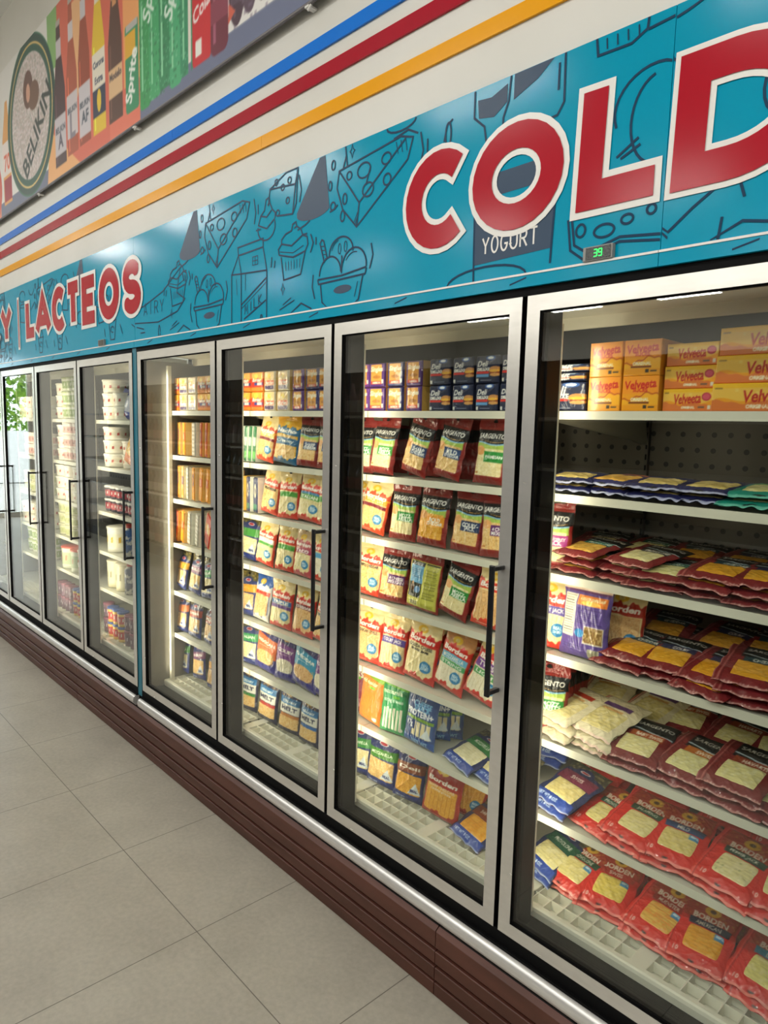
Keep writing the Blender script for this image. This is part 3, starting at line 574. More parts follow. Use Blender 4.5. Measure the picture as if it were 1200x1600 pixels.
# temperature displays
def disp(x, lit, label):
    e = empty('temperature_display', (x + .036, -0.004, F + 1.752))
    m = MB(); m.box(x, x + .074, -0.013, -0.0005, F + 1.7555, F + 1.787); m.build('bezel', mat('grey_bezel', '8C8B87', .4), e, bevel=.001)
    m = MB(); m.box(x + .008, x + .070, -0.0145, -0.0131, F + 1.758, F + 1.784); m.build('screen', noise_mix(mat('display_screen', '17191A', .2), '3A3B36', 300, 2), e)
    if lit:
        g = MB(); seg = {'3': 'abgcd', '9': 'abgfcd'}
        for i, ch in enumerate('39'):
            ox = x + .029 + i * .012; oz = F + 1.7635; w_, h_ = .008, .0075
            S_ = {'a': [(0, 2 * h_), (w_, 2 * h_)], 'b': [(w_, 2 * h_), (w_, h_)], 'c': [(w_, h_), (w_, 0)], 'd': [(0, 0), (w_, 0)], 'g': [(0, h_), (w_, h_)], 'f': [(0, h_), (0, 2 * h_)]}
            for s_ in seg[ch]: g.ribbon([(ox + a, oz + b_) for a, b_ in S_[s_]], .0024, -0.0149)
        g.build('printed_digits', M_green, e)
    tag(e, label, 'display')
disp(.157, True, 'small temperature display reading 39 in green on the teal sign lip')
disp(-2.74, False, 'small unlit temperature display under the far teal sign')
# ------------------------------------------------------------------ refrigerated cases
S8 = {1: 1.423, 2: 1.201, 3: .98, 4: .752, 5: .501, 6: .276, 7: .030}
S4 = {1: 1.368, 2: 1.088, 3: .815, 4: .568, 5: .336, 7: .045}
def perf_mat():
    m = mat('perforated_panel', '5A554B', 0.45, 0.2); nt = m.node_tree; b = nt.nodes['Principled BSDF']
    tc = nt.nodes.new('ShaderNodeTexCoord'); mp = nt.nodes.new('ShaderNodeMapping'); mp.inputs['Scale'].default_value = (20.8, 20.8, 20.8); nt.links.new(tc.outputs['Object'], mp.inputs[0])
    fr = nt.nodes.new('ShaderNodeVectorMath'); fr.operation = 'FRACTION'; nt.links.new(mp.outputs[0], fr.inputs[0])
    sb = nt.nodes.new('ShaderNodeVectorMath'); sb.operation = 'SUBTRACT'; sb.inputs[1].default_value = (.5, .5, .5); nt.links.new(fr.outputs[0], sb.inputs[0])
    ml = nt.nodes.new('ShaderNodeVectorMath'); ml.operation = 'MULTIPLY'; ml.inputs[1].default_value = (1, 0, 1); nt.links.new(sb.outputs[0], ml.inputs[0])
    ln = nt.nodes.new('ShaderNodeVectorMath'); ln.operation = 'LENGTH'; nt.links.new(ml.outputs[0], ln.inputs[0])
    lt = nt.nodes.new('ShaderNodeMath'); lt.operation = 'LESS_THAN'; lt.inputs[1].default_value = .17; nt.links.new(ln.outputs['Value'], lt.inputs[0])
    mx = nt.nodes.new('ShaderNodeMix'); mx.data_type = 'RGBA'; mx.inputs[6].default_value = (*lin('5A554B'), 1); mx.inputs[7].default_value = (*lin('14130F'), 1)
    nt.links.new(lt.outputs[0], mx.inputs[0]); nt.links.new(mx.outputs[2], b.inputs['Base Color']); return m
M_perf = perf_mat()
M_perfd = mat('dark_grille', '1D1B18', 0.6)
M_end = mat('case_end_liner', '77736A', 0.3)
def doorL(k): return -(8 - k) * .762 - (.045 if k <= 4 else 0)
def make_door(case, k):
    x0 = doorL(k); x1 = x0 + .7463; z0, z1 = F, F + 1.70; w = .0385
    d = empty('door', (x0, 0, z0)); d.parent = case; d.location = Vector((x0, 0, z0)) - case.location
    m = MB(); O = [(x0, z0), (x1, z0), (x1, z1), (x0, z1)]; I = [(x0 + w, z0 + w), (x1 - w, z0 + w), (x1 - w, z1 - w), (x0 + w, z1 - w)]
    for i in range(4):
        j = (i + 1) % 4
        for y, s_ in ((0, 1), (.03, -1)):
            q = [(O[i][0], y, O[i][1]), (O[j][0], y, O[j][1]), (I[j][0], y, I[j][1]), (I[i][0], y, I[i][1])]
            m.add(q, [(0, 1, 2, 3)])
        m.add([(O[i][0], 0, O[i][1]), (O[i][0], .03, O[i][1]), (O[j][0], .03, O[j][1]), (O[j][0], 0, O[j][1])], [(0, 1, 2, 3)], 1)
        m.add([(I[i][0], 0, I[i][1]), (I[j][0], 0, I[j][1]), (I[j][0], .03, I[j][1]), (I[i][0], .03, I[i][1])], [(0, 1, 2, 3)], 1)
    fr = m.build('door_frame', [M_alu, M_black], d, origin=(x0, 0, z0))
    m = MB(); g = .0035; a, b_, c, e = x0 + w, x1 - w, z0 + w, z1 - w
    m.box(a, a + g, .006, .016, c, e); m.box(b_ - g, b_, .006, .016, c, e); m.box(a + g, b_ - g, .006, .016, c, c + g); m.box(a + g, b_ - g, .006, .016, e - g, e)
    m.build('gasket', M_black, d, origin=(x0, 0, z0))
    m = MB(); m.box(a + .001, b_ - .001, .0085, .0135, c + .001, e - .001); m.build('glass_pane', M_glass, d, origin=(x0, 0, z0))
    m = MB(); hx = x1 - .022
    m.box(hx - .008, hx + .008, -.050, -.042, F + .668, F + 1.022)
    for hz in (F + .672, F + 1.006): m.box(hx - .007, hx + .007, -.044, -.0002, hz, hz + .012)
    m.build('handle', M_handle, d, origin=(hx, 0, F + .668), bevel=.0025)
    return d
def led(x, sgn, z0, z1, case, w=LED_W):
    ld = bpy.data.lights.new('led_light', 'AREA'); ld.shape = 'RECTANGLE'; ld.size = .018; ld.size_y = z1 - z0; ld.energy = w; ld.color = (1.0, .90, .70); ld.spread = math.radians(150)
    o = bpy.data.objects.new('led_light', ld); COL.objects.link(o); o.location = (x + sgn * .030, .106, (z0 + z1) / 2)
    dirv = Vector((sgn * .50, .87, 0)); o.rotation_euler = dirv.to_track_quat('-Z', 'Z').to_euler()
    # keep the strip upright: local Y is world Z
    zax = -dirv.normalized(); yax = Vector((0, 0, 1)); xax = yax.cross(zax); o.rotation_euler = Matrix((xax, yax, zax)).transposed().to_euler()
def make_case(name_label, ks, shelves, xa, xb, seams, left_end):
    c = empty('refrigerated_case', ((xa + xb) / 2, .4, 0))
    P = c
    org = ((xa + xb) / 2, .4, F)
    m = MB(); m.box(xa, xb, .012, .90, F - .32, F - .098); m.build('base_plinth', M_darkin, P, origin=(org[0], org[1], 0.0))
    m = MB(); m.box(xa, xb, .74, .90, F - .098, F + 1.74); m.box(xa, xb, .05, .74, F + 1.71, F + 1.74); m.build('outer_shell', M_darkin, P, origin=org)
    m = MB(); m.box(xa + .002, xb - .002, .715, .74, F - .02, F + 1.66); m.build('back_panel', M_perf, P, origin=(org[0], .72, F))
    m = MB(); m.extrude_x([(.031, F + 1.700), (.297, F + 1.688), (.297, F + 1.655), (.304, F + 1.655), (.304, F + 1.708), (.031, F + 1.708)], xa + .002, xb - .002); m.build('inner_ceiling', M_cream, P, origin=(org[0], .2, F + 1.66))
    m = MB(); m.extrude_x([(.306, F + 1.68), (.712, F + 1.605), (.712, F + 1.69)], xa + .004, xb - .004); m.build('air_grille', M_perfd, P, origin=(org[0], .5, F + 1.6))
    for (ex, nm) in ((xa, 'end_wall'), (xb - .012, 'end_wall')):
        m = MB(); m.box(ex, ex + .012, .036, .735, F, F + 1.664); m.build(nm, M_end, P, origin=(ex, .4, F))
    m = MB(); m.extrude_x([(-.010, F - .046), (-.019, F - .052), (-.023, F - .062), (-.0235, F - .074), (-.020, F - .086), (-.010, F - .0965), (.010, F - .097), (.010, F - .046)], xa + .002, xb - .002, smooth=True)
    m.build('base_rail', M_steel, P, origin=(org[0], 0, F - .07))
    m = MB(); m.extrude_x([(.004, F - .038), (-.006, F - .038), (-.006, F - .0455), (.03, F - .0455), (.03, F - .001), (.004, F - .001)], xa, xb); m.build('lower_track', M_black, P, origin=(org[0], 0, F))
    m = MB(); m.box(xa, xb, .004, .03, F + 1.701, F + 1.7215); m.build('upper_track', M_black, P, origin=(org[0], 0, F + 1.7))
    m = MB(); m.extrude_x([(.031, F - .045), (.031, F + .002), (.116, F + .000), (.118, F - .02), (.60, F - .02), (.60, F - .045)], xa + .003, xb - .003); m.build('sill', M_darkin, P, origin=(org[0], .06, F))
    for sx in seams:
        m = MB(); m.box(sx - .052, sx + .050, .036, .094, F + .002, F + 1.69); q = m.build('mullion', M_darkin, P, origin=(sx, .06, F), bevel=.002)
        m = MB(); m.box(sx - .014, sx + .014, .0305, .0358, F, F + 1.70); m.build('mullion_face', M_black, P, origin=(sx, .03, F))
        m = MB(); m.box(sx + .0465, sx + .0505, .0945, .100, F + .03, F + 1.64); m.build('led_glow_edge', M_cream, q, origin=(sx, .097, F))  # cream colour stands in for the led glow along the post's edge
        for sg in (-1, 1):
            if (sg < 0 and sx < xa + .06) or (sg > 0 and sx > xb - .06) or sx > .7: continue
            m = MB(); e = sx + sg * .027; m.box(e - .010, e + .010, .0942, .100, F + .06, F + 1.63)
            m.build('led_strip', M_led, q, origin=(e, .095, F + .06)); led(sx - .003, sg, F + .08, F + 1.6, P)
    if left_end:
        m = MB(); m.box(xa + .013, xa + .033, .150, .168, F + .03, F + 1.645); m.build('shelf_upright', M_shelf, P, origin=(xa + .02, .16, F)); m = MB(); m.box(xa + .0125, xa + .018, .03, .042, F + .06, F + 1.56); m.build('led_strip', M_led, P, origin=(xa + .013, .07, F)); led(xa + .0, 1, F + .08, F + 1.6, P, LED_W * 2)
    for k in ks: make_door(P, k)
    # slotted uprights on the back panel, shelves, trays
    js = [j for j in [(-.02 - .762 * i) - (.045 if xb < -2 else 0) for i in range(-2, 9)] if xa - .02 < j < xb - .1]
    for j in js:
        m = MB(); m.box(max(j, xa + .02) - .006, max(j, xa + .02) + .006, .700, .7145, F + .03, F + 1.6)
        for i in range(44): m.box(max(j, xa + .02) - .0025, max(j, xa + .02) + .0025, .6985, .6995, F + .06 + i * .035, F + .078 + i * .035, 1)
        m.build('slotted_upright', [M_back, M_black], P, origin=(j, .7, F))
        a = max(j + .002, xa + .034 if left_end else xa + .014); b_ = min(j + .760, xb - .014)
        for s_, z in shelves.items():
            if s_ == 7: continue
            m = MB(); m.extrude_x([(.170, F + z - .021), (.170, F + z + .001), (.173, F + z + .001), (.176, F + z - .003), (.66, F + z - .003), (.66, F + z - .010), (.180, F + z - .010), (.178, F + z - .021)], a, b_)
            sh = m.build('shelf', M_shelf, P, origin=(a, .17, F + z))
            for bx in (a + .004, b_ - .007):
                m = MB(); m.add([(bx, .20, F + z - .0105), (bx, .665, F + z - .0105), (bx, .690, F + z - .09), (bx, .60, F + z - .075), (bx, .21, F + z - .03)], [(0, 1, 2, 3, 4)]); m.add([(bx + .003, .20, F + z - .0105), (bx + .003, .665, F + z - .0105), (bx + .003, .690, F + z - .09), (bx + .003, .60, F + z - .075), (bx + .003, .21, F + z - .03)], [(4, 3, 2, 1, 0)])
                m.build('bracket', M_inner, sh, origin=(bx, .4, F + z))
        z = F + shelves[7]; m = MB()
        m.extrude_x([(.121, z - .033), (.1175, z - .012), (.119, z - .003), (.124, z), (.137, z), (.137, z - .033)], a - .02, b_ + .02, smooth=False)
        m.box(a - .02, b_ + .02, .137, .270, z - .033, z - .030); m.box(a - .02, b_ + .02, .270, .70, z - .033, z)
        n = int((b_ - a + .04) / .044)
        for i in range(n + 1):
            gx = a - .02 + i * .044
            if i % 9 == 8: m.box(gx, gx + .044, .137, .270, z - .029, z - .0005)
            m.box(gx - .0016, gx + .0016, .137, .270, z - .0295, z - .001)
        for gy in (.181, .226): m.box(a - .02, b_ + .02, gy - .0016, gy + .0016, z - .029, z - .0012)
        m.build('bottom_tray', M_tray, P, origin=(a, .1, z))
    return tag(c, name_label, 'refrigerator')
make_case('long glass-door refrigerated case filling the right side, nearest the camera', [5, 6, 7, 8], S8, -2.303, .800, [-.770, -1.532, -.008, .754], True)
make_case('farther glass-door refrigerated case at the left with tubs and bottles', [1, 2, 3, 4], S4, -5.42, -2.351, [-3.863 - .038 + .762 - .006 + .004, -3.863 - .038, -4.663], False)
m = MB(); m.box(-2.349, -2.305, .004, .06, F - .04, F + 1.72); tag(m.build('filler_strip', M_tealdk, origin=(-2.327, .03, F - .04)), 'dark teal vertical filler strip between the two refrigerated cases', 'trim')
for i, (a, b_, lb) in enumerate(((-7.0, -3.166, 'farthest brown ribbed bumper panel under the left doors'), (-3.162, -.206, 'middle brown ribbed bumper panel along the floor'), (-.203, 1.6, 'nearest brown ribbed bumper panel at the lower right'))):
    m = MB(); m.box(a, b_, -.012, .010, .0, F - .100, 1)
    zs = [0.002, .0515, .1035, .1555]
    for q, z in enumerate(zs):
        top = z + .041 if q < 3 else F - .112
        m.extrude_x([(-.026, z + .002), (-.024, z), (-.011, z), (-.011, top), (-.024, top), (-.026, top - .002)], a, b_, 0)
    m.extrude_x([(-.026, F - .112), (-.011, F - .102), (.004, F - .098), (.010, F - .112)], a, b_, 0)
    tag(m.build('kick_panel', [M_kick, M_groove], origin=((a + b_) / 2, -.01, 0)), lb, 'bumper')

# ------------------------------------------------------------------ package artwork
CH = {'pale': ('EBDCA4', 'F6EDC6', 'CFB878'), 'gold': ('E8A93C', 'F6CB68', 'C67F22'), 'mix': ('EBC27C', 'F7E3B0', 'C98B44'), 'tan': ('E6B87C', 'F3D8A4', 'BC8040'), 'white': ('F0E8CC', 'FAF6E4', 'D2C69C')}
def cheese(A, x0, y0, x1, y1, k, amt=.3, r=.03):
    b, h, d = CH[k]; A.rrect(x0, y0, x1, y1, r, b); A.fleck(x0, y0, x1, y1, h, amt, 3); A.fleck(x0, y0, x1, y1, d, amt * .45, 3)
def a_sg(w, res, band='1F6FA8', text='MILD', text2=None, ch='mix', plain=False):
    A = Art(w, .200, res, '8C2A26')
    A.band(lambda x: .62 + .02 * np.sin(x * 6 + 1), lambda x: 0 * x + .82, '15171A')
    if plain: return A
    A.band(lambda x: .60 + .02 * np.sin(x * 6 + 1), lambda x: .62 + .02 * np.sin(x * 6 + 1), '7FB4D6', .06, .94); A.band(lambda x: 0 * x + .50, lambda x: .60 + .02 * np.sin(x * 6 + 1), 'A9C65A', .06, .94)
    A.band(lambda x: .645 + .02 * np.sin(x * 6 + 1), lambda x: .652 + .02 * np.sin(x * 6 + 1), 'D8A850', .3, .9)
    cheese(A, .07, .12, .90, .53, ch); A.ell(.2, .5, .16, .07, 'E5A765'); A.text('SARGENTO', .5, .725, .82, 'F2EFE8', .018)
    A.rect(.34, .33, .93, .49, band); A.text(text, .64, .43 if text2 else .41, min(.50, .09 * len(text)), 'F4F4EE', .03)
    if text2: A.text(text2, .64, .37, min(.52, .085 * len(text2)), 'F4F4EE', .03)
    A.rect(.1, .15, .22, .17, 'C77B38'); A.rect(0, 0, 1, .09, '8A231F'); return A
def a_bd(w, res, base='E8432C', bands=(), ch='mix', badge=True, sub=None, subc='2C2A26', word='Borden', top='F1DDA4', stick=False, sub2=None):
    A = Art(w, .200, res, top); rng = np.random.RandomState(len(bands) + 5)
    A.ell(.45, .80, .16, .055, 'F6C73A'); A.ell(.45, .80, .07, .03, 'F9E08A')
    A.band(lambda x: .60 + 0 * x, lambda x: .73 + .025 * np.sin(x * 19) + .012 * np.sin(x * 47), base); A.band(lambda x: .56 + .03 * np.sin(x * 5), lambda x: .62 + 0 * x, base)
    A.rect(0, .08, 1, .57, top); cheese(A, .08, .10, .92, .56, ch, .15 if stick else .3)
    if stick:
        for k in range(7): A.rect(.12 + k * .115, .12, .13 + k * .115, .44, CH[ch][2])
    if sub: A.text(sub, .5, .54, .72, subc, .02, hgt=.05)
    if sub2: A.text(sub2, .5, .48, .55, subc, .015, hgt=.03)
    for (y0, y1, c, t) in bands:
        A.band(lambda x, y0=y0: y0 + .02 * np.sin(x * 3), lambda x, y1=y1: y1 + .02 * np.sin(x * 3), c)
        if t: A.text(t, .5, (y0 + y1) / 2 + .012, .7, 'F5F3EA', .02, hgt=(y1 - y0) * .6)
    A.text(word, .5, .655, .80, 'FBF7EE', .035, .15, hgt=.085)
    A.band(lambda x: 0 * x, lambda x: .11 + .03 * np.sin(x * 13 + 2) + .015 * np.sin(x * 41), base); A.rect(0, 0, .05, .6, base); A.rect(.95, 0, 1, .6, base)
    if badge: A.ell(.74, .26, .16, .09, '2C7FB4'); A.text('REAL', .74, .285, .20, 'CFE6F2', .02); A.text('DAIRY', .74, .235, .20, 'CFE6F2', .02)
    A.lines(.2, .05, .6, 1, .03, 'F6B9A0', .008); return A
def a_kr(w, res, band='3B8A3E', text='MOZZARELLA', ch='mix', top='2B2F66'):
    A = Art(w, .200, res, '2A3570'); A.rect(0, .80, 1, 1, '5B5532'); A.fleck(0, .8, 1, 1, 'B59A4A', .35, 6)
    A.band(lambda x: 0 * x + .68, lambda x: .88 - .9 * (x - .5) ** 2, '24306A'); A.ell(.5, .80, .16, .035, 'E6E8EE'); A.ell(.5, .80, .13, .024, 'B5303A')
    A.band(lambda x: .50 + .05 * x, lambda x: .68 + .05 * x, band); A.text(text, .5, .62, .72, 'F2F2E4', .02, 0, 4, hgt=.055)
    cheese(A, .07, .15, .93, .50, ch); A.poly([(.55, .17), (.95, .17), (.78, .38)], 'DFE8EC'); A.text('REAL', .75, .23, .22, '2A3570', .02); A.rect(0, 0, 1, .13, '27377E'); A.text('NET WT', .3, .06, .34, 'B8C4E4', .01); return A
def a_sig(w, res, col='E8703A', text='MEXICAN', ch='mix'):
    A = Art(w, .200, res, '2B2A78'); A.ell(.5, .86, .24, .08, 'E9B04A'); A.ell(.5, .86, .12, .04, 'F4D488'); A.poly([(.04, .40), (.96, .30), (.96, .68), (.04, .78)], col)
    A.text(text, .5, .60, .76, 'F7F2E6', .02, 0, -5, hgt=.06); A.lines(.2, .52, .8, 1, .03, 'F2E4D8', .01); cheese(A, .12, .17, .90, .42, ch, .3, .2); A.ell(.5, .32, .40, .12, CH[ch][0]); A.fleck(.12, .18, .9, .44, CH[ch][2], .2, 3)
    A.rect(0, 0, 1, .16, '2B2A86'); return A
def a_cm(w, res, band='3F8A44'):
    A = Art(w, .200, res, '23284A'); A.rect(0, .78, 1, 1, '2B3360'); A.ell(.4, .86, .2, .05, 'D9B25A'); A.fleck(.1, .76, .95, .96, 'D7A24A', .3, 5); A.rect(.06, .62, .94, .77, '2F7FC0'); A.rect(.06, .44, .94, .64, 'E9E8DC')
    A.text('CREAMY', .5, .69, .6, 'E8F2F6', .02, hgt=.05); A.text('MELT', .5, .54, .7, '23284A', .03, hgt=.09); A.rect(.15, .36, .94, .43, band); cheese(A, .06, .12, .94, .36, 'mix'); A.rect(0, 0, 1, .10, '222748'); return A
def a_hp(w, res, body='EE8A34', top='8FBF3C', text='wild cheddar'):
    A = Art(w, .200, res, body); A.band(lambda x: .80 - .06 * x, lambda x: 0 * x + 1, top); A.ell(.62, .88, .12, .05, '1E6B48'); A.text('org', .62, .88, .14, 'CFE8C8', .02); A.text(text, .45, .70, .72, 'F7F3DC', .015); A.rect(.5, .60, .72, .64, '6FBF3A')
    A.fleck(.08, .05, .92, .5, [min(1, v * 1.1) for v in C3(body)], .35, 4); A.ell(.84, .1, .07, .035, 'F4F2E0'); return A
def a_green(w, res):
    A = a_hp(w, res, '2E9A5C', '7CC24A', 'mozzarella')
    for k in range(6): A.rect(.15 + k * .125, .08, .23 + k * .125, .42 + .02 * (k % 2), 'EFEAD2')
    A.text('string cheese', .5, .55, .7, 'EAF4E4', .012); return A
def a_protein(w, res):
    A = Art(w, .200, res, '2C4A86'); A.ell(.5, .86, .42, .07, '345CA8'); A.ell(.45, .86, .17, .04, 'E8ECF2'); A.ell(.45, .86, .14, .026, 'C0303A'); A.text('CHEESE', .58, .70, .55, '7FC0E8', .03); A.text('SNACK', .58, .63, .50, '7FC0E8', .03); A.text('PROTEIN+', .5, .54, .86, 'F4F6FA', .04)
    A.rect(.08, .42, .95, .47, '7FA83C'); A.rect(.08, .16, .95, .42, '3C5C96')
    for k in range(4): A.rect(.32 + k * .15, .16, .44 + k * .15, .40, 'E9DDB0')
    A.rect(.1, .26, .4, .40, '26407C'); A.text('17g', .24, .33, .2, 'F4F6FA', .03); A.poly([(.62, .17), (.94, .17), (.80, .34)], 'DFE8EC'); A.rect(0, 0, 1, .13, '2A56A4'); A.text('NET WT', .6, .07, .5, '8FC4EA', .03); return A
def a_pkback(w, res, pal=('C9C85A', '6FA9CF', '8C2A26')):
    A = Art(w, .200, res, pal[2]); A.rect(.04, .05, .96, .82, pal[0]); A.rect(.08, .45, .52, .80, pal[1]); A.rect(.08, .74, .52, .80, '23262A'); A.text('CHEESE', .3, .77, .3, 'DDE6EC', .01); A.lines(.12, .70, .50, 6, .03, '33506A', .008)
    A.rect(.08, .20, .50, .45, '2E3428'); A.ell(.22, .36, .08, .06, '5A3C24'); A.ell(.38, .34, .09, .06, '6C95C0'); A.ell(.22, .44, .04, .03, 'B98A5A'); A.rect(.56, .78, .94, .80, '2C2C20')
    A.lines(.57, .77, .93, 24, .024, '55551F', .007); A.rect(.2, .07, .45, .15, 'E9E7A0')
    for k in range(9): A.rect(.21 + k * .026, .075, .218 + k * .026 + .006 * (k % 2), .145, '22221A')
    A.rect(.5, .07, .9, .13, 'B5B544'); return A
def a_pkpurple(w, res):
    A = Art(w, .200, res, '5E4A92'); A.rect(0, .86, 1, 1, 'E9D2BE'); A.rect(.02, .835, .98, .86, '6C3E6E'); A.rect(.04, .26, .32, .80, 'E6E2CE'); A.lines(.06, .78, .31, 16, .032, '44424A', .007, True); A.rect(.34, .68, .94, .80, 'E9822E'); A.text('4 STATE CHEDDAR', .64, .76, .5, 'F6E4B0', .01)
    A.ell(.62, .71, .2, .03, 'F4C45A'); A.lines(.36, .63, .92, 8, .025, '3C2C6C', .009); A.rect(.54, .20, .93, .42, 'E4E0D0'); A.rect(.55, .21, .92, .41, '8A6A3C'); A.fleck(.55, .21, .92, .41, 'E6CE90', .4, 5); A.ell(.45, .32, .10, .055, '2E86C4'); A.rect(.66, .03, .88, .14, 'DAD8B8')
    for k in range(8): A.rect(.68 + k * .024, .035, .688 + k * .024, .135, '2A2A22')
    A.lines(.1, .15, .6, 3, .03, '463878', .008); return A
def a_single(w, h, res, base='E98F2E', win=None, brand='Singles', band='E0482E', side='EFA63C', k=0):
    A = Art(w, h, res, base)
    if k == 0:    # orange and red wraps
        A.rect(.05, .55, .95, .98, 'F0B042'); A.ell(.45, .8, .16, .12, 'F6D24A'); A.band(lambda x: .22 + 0 * x, lambda x: .62 + .08 * np.sin(x * 13), band); A.text('Borden', .5, .58, .72, 'FAF4E8', .03, .15); A.rect(.3, .30, .98, .46, '34408A'); A.rect(.55, .31, .9, .45, 'E9E7E0'); A.rect(.1, .06, .9, .2, 'EE8A30')
    elif k == 1:  # cheese window on a purple or navy wrap
        A.rrect(.14, .24, .82, .94, .03, 'E2A24A'); A.ell(.5, .42, .25, .07, 'B97A34'); A.text('Singles', .5, .72, .74, 'F6ECD0', .03, .15); A.rect(.14, .12, .82, .25, band); A.text('AMERICAN', .48, .18, .5, 'F6ECE0', .01); A.rect(.8, .15, .92, .32, 'DADAD4')
    elif k == 2:  # white wrap with window
        A.rect(.08, .5, .9, .95, 'E9C98C'); A.ell(.5, .75, .14, .12, 'F2D04A'); A.rect(.1, .3, .9, .52, 'E05A3C'); A.text('Borden', .5, .42, .7, 'FAF4E8', .03, .15); A.rect(.1, .08, .9, .26, '4A3A6A'); A.fleck(0, 0, 1, 1, 'FFFFFF', .12, 4)
    return A
def a_deli(w, h, res, blue=False, k=0):
    A = Art(w, h, res, '1B2443'); A.ell(.66, .9, .2, .09, '2C56A0'); A.ell(.66, .9, .13, .05, 'E8ECF2'); A.text('Deli', .33, .70, .42, 'F6F4EC', .02, .25); A.text('DELUXE', .36, .50, .52, 'F6F4EC', .03); A.rect(.05, .34, .60, .43, 'D8362C')
    if blue: A.rect(.05, .22, .6, .33, '5FA0D8')
    A.ell(.84, .5, .22, .10, 'C98A4A'); A.ell(.84, .38, .24, .07, '8A3A24'); A.ell(.82, .44, .22, .05, 'F0B83A'); A.ell(.84, .3, .2, .06, 'D9A15C'); A.rect(.06, .05, .16, .17, 'DCDCD8'); A.lines(.25, .11, .8, 1, .05, '8C94AA', .03); return A
def a_velv(w, h, res, kind=0):
    A = Art(w, h, res, 'F2A41C')
    if kind == 0:
        A.rect(0, .5, 1, 1, 'F39A22'); A.band(lambda x: .0 * x + .18, lambda x: .42 + .10 * np.sin(x * 5 + 4) + .03 * np.sin(x * 21), 'F6B424'); A.band(lambda x: .40 + .10 * np.sin(x * 5 + 4) + .03 * np.sin(x * 21), lambda x: .44 + .10 * np.sin(x * 5 + 4) + .03 * np.sin(x * 21), 'C25A1C')
        A.text('Velveeta', .5, .76, .88, 'C8201C', .018, .15, 4, hgt=.24); A.text('SLICES', .5, .60, .4, 'CC2A22', .02); A.text('ORIGINAL', .5, .33, .5, 'F8EFD2', .02); A.lines(.2, .24, .85, 1, .05, '7A3A1C', .05); A.rect(.6, .08, .7, .17, '3A3128'); A.lines(.74, .12, .95, 1, 1, '4A4034', .05)
    else:
        A.rect(0, .82, 1, 1, 'F6BE1E'); A.band(lambda x: .42 + .06 * np.sin(x * 14), lambda x: 0 * x + .83, 'F3C24E'); A.band(lambda x: 0 * x, lambda x: .34 + .06 * np.sin(x * 11 + 1) + .03 * np.sin(x * 31), 'DE7A34'); A.fleck(0, .4, 1, .8, 'F7DC7A', .12, 8)
        A.text('Velveeta', .50 if kind == 1 else .62, .56, .55, 'BE1F1A', .018, .2, 3, hgt=.44); A.text('ORIGINAL', .52, .17, .26, 'F8E9C8', .02)
        if kind == 1: A.ell(.87, .64, .09, .18, 'B52A44'); A.ell(.87, .64, .07, .13, 'D8546A')
        A.lines(.72, .18, .88, 1, 1, '6A5A4A', .06); A.rect(.9, .10, .96, .26, 'E4DFC8'); A.rect(.03, .8, .12, .85, '8A6A2A')
    return A
def a_thin(w, h, res, cols):
    A = Art(w, h, res, cols[0])
    A.rect(.0, .0, .14, 1, cols[1])
    if cols[2] == 'arch': A.ell(.6, .62, .26, .20, cols[3]); A.rect(.1, .08, .95, .25, cols[4]); A.ell(.6, .62, .12, .1, cols[0])
    elif cols[2] == 'silver':
        for k in range(8): A.ell(.5, .08 + k * .12, .42, .045, cols[3]); A.ell(.45, .09 + k * .12, .2, .02, 'FFFFFF')
    else: A.rect(.2, .45, .95, .7, cols[3]); A.rect(.2, .1, .95, .3, cols[4]); A.text('CHEESE', .55, .57, .6, 'F8EED8', .02, 0, 90)
    return A
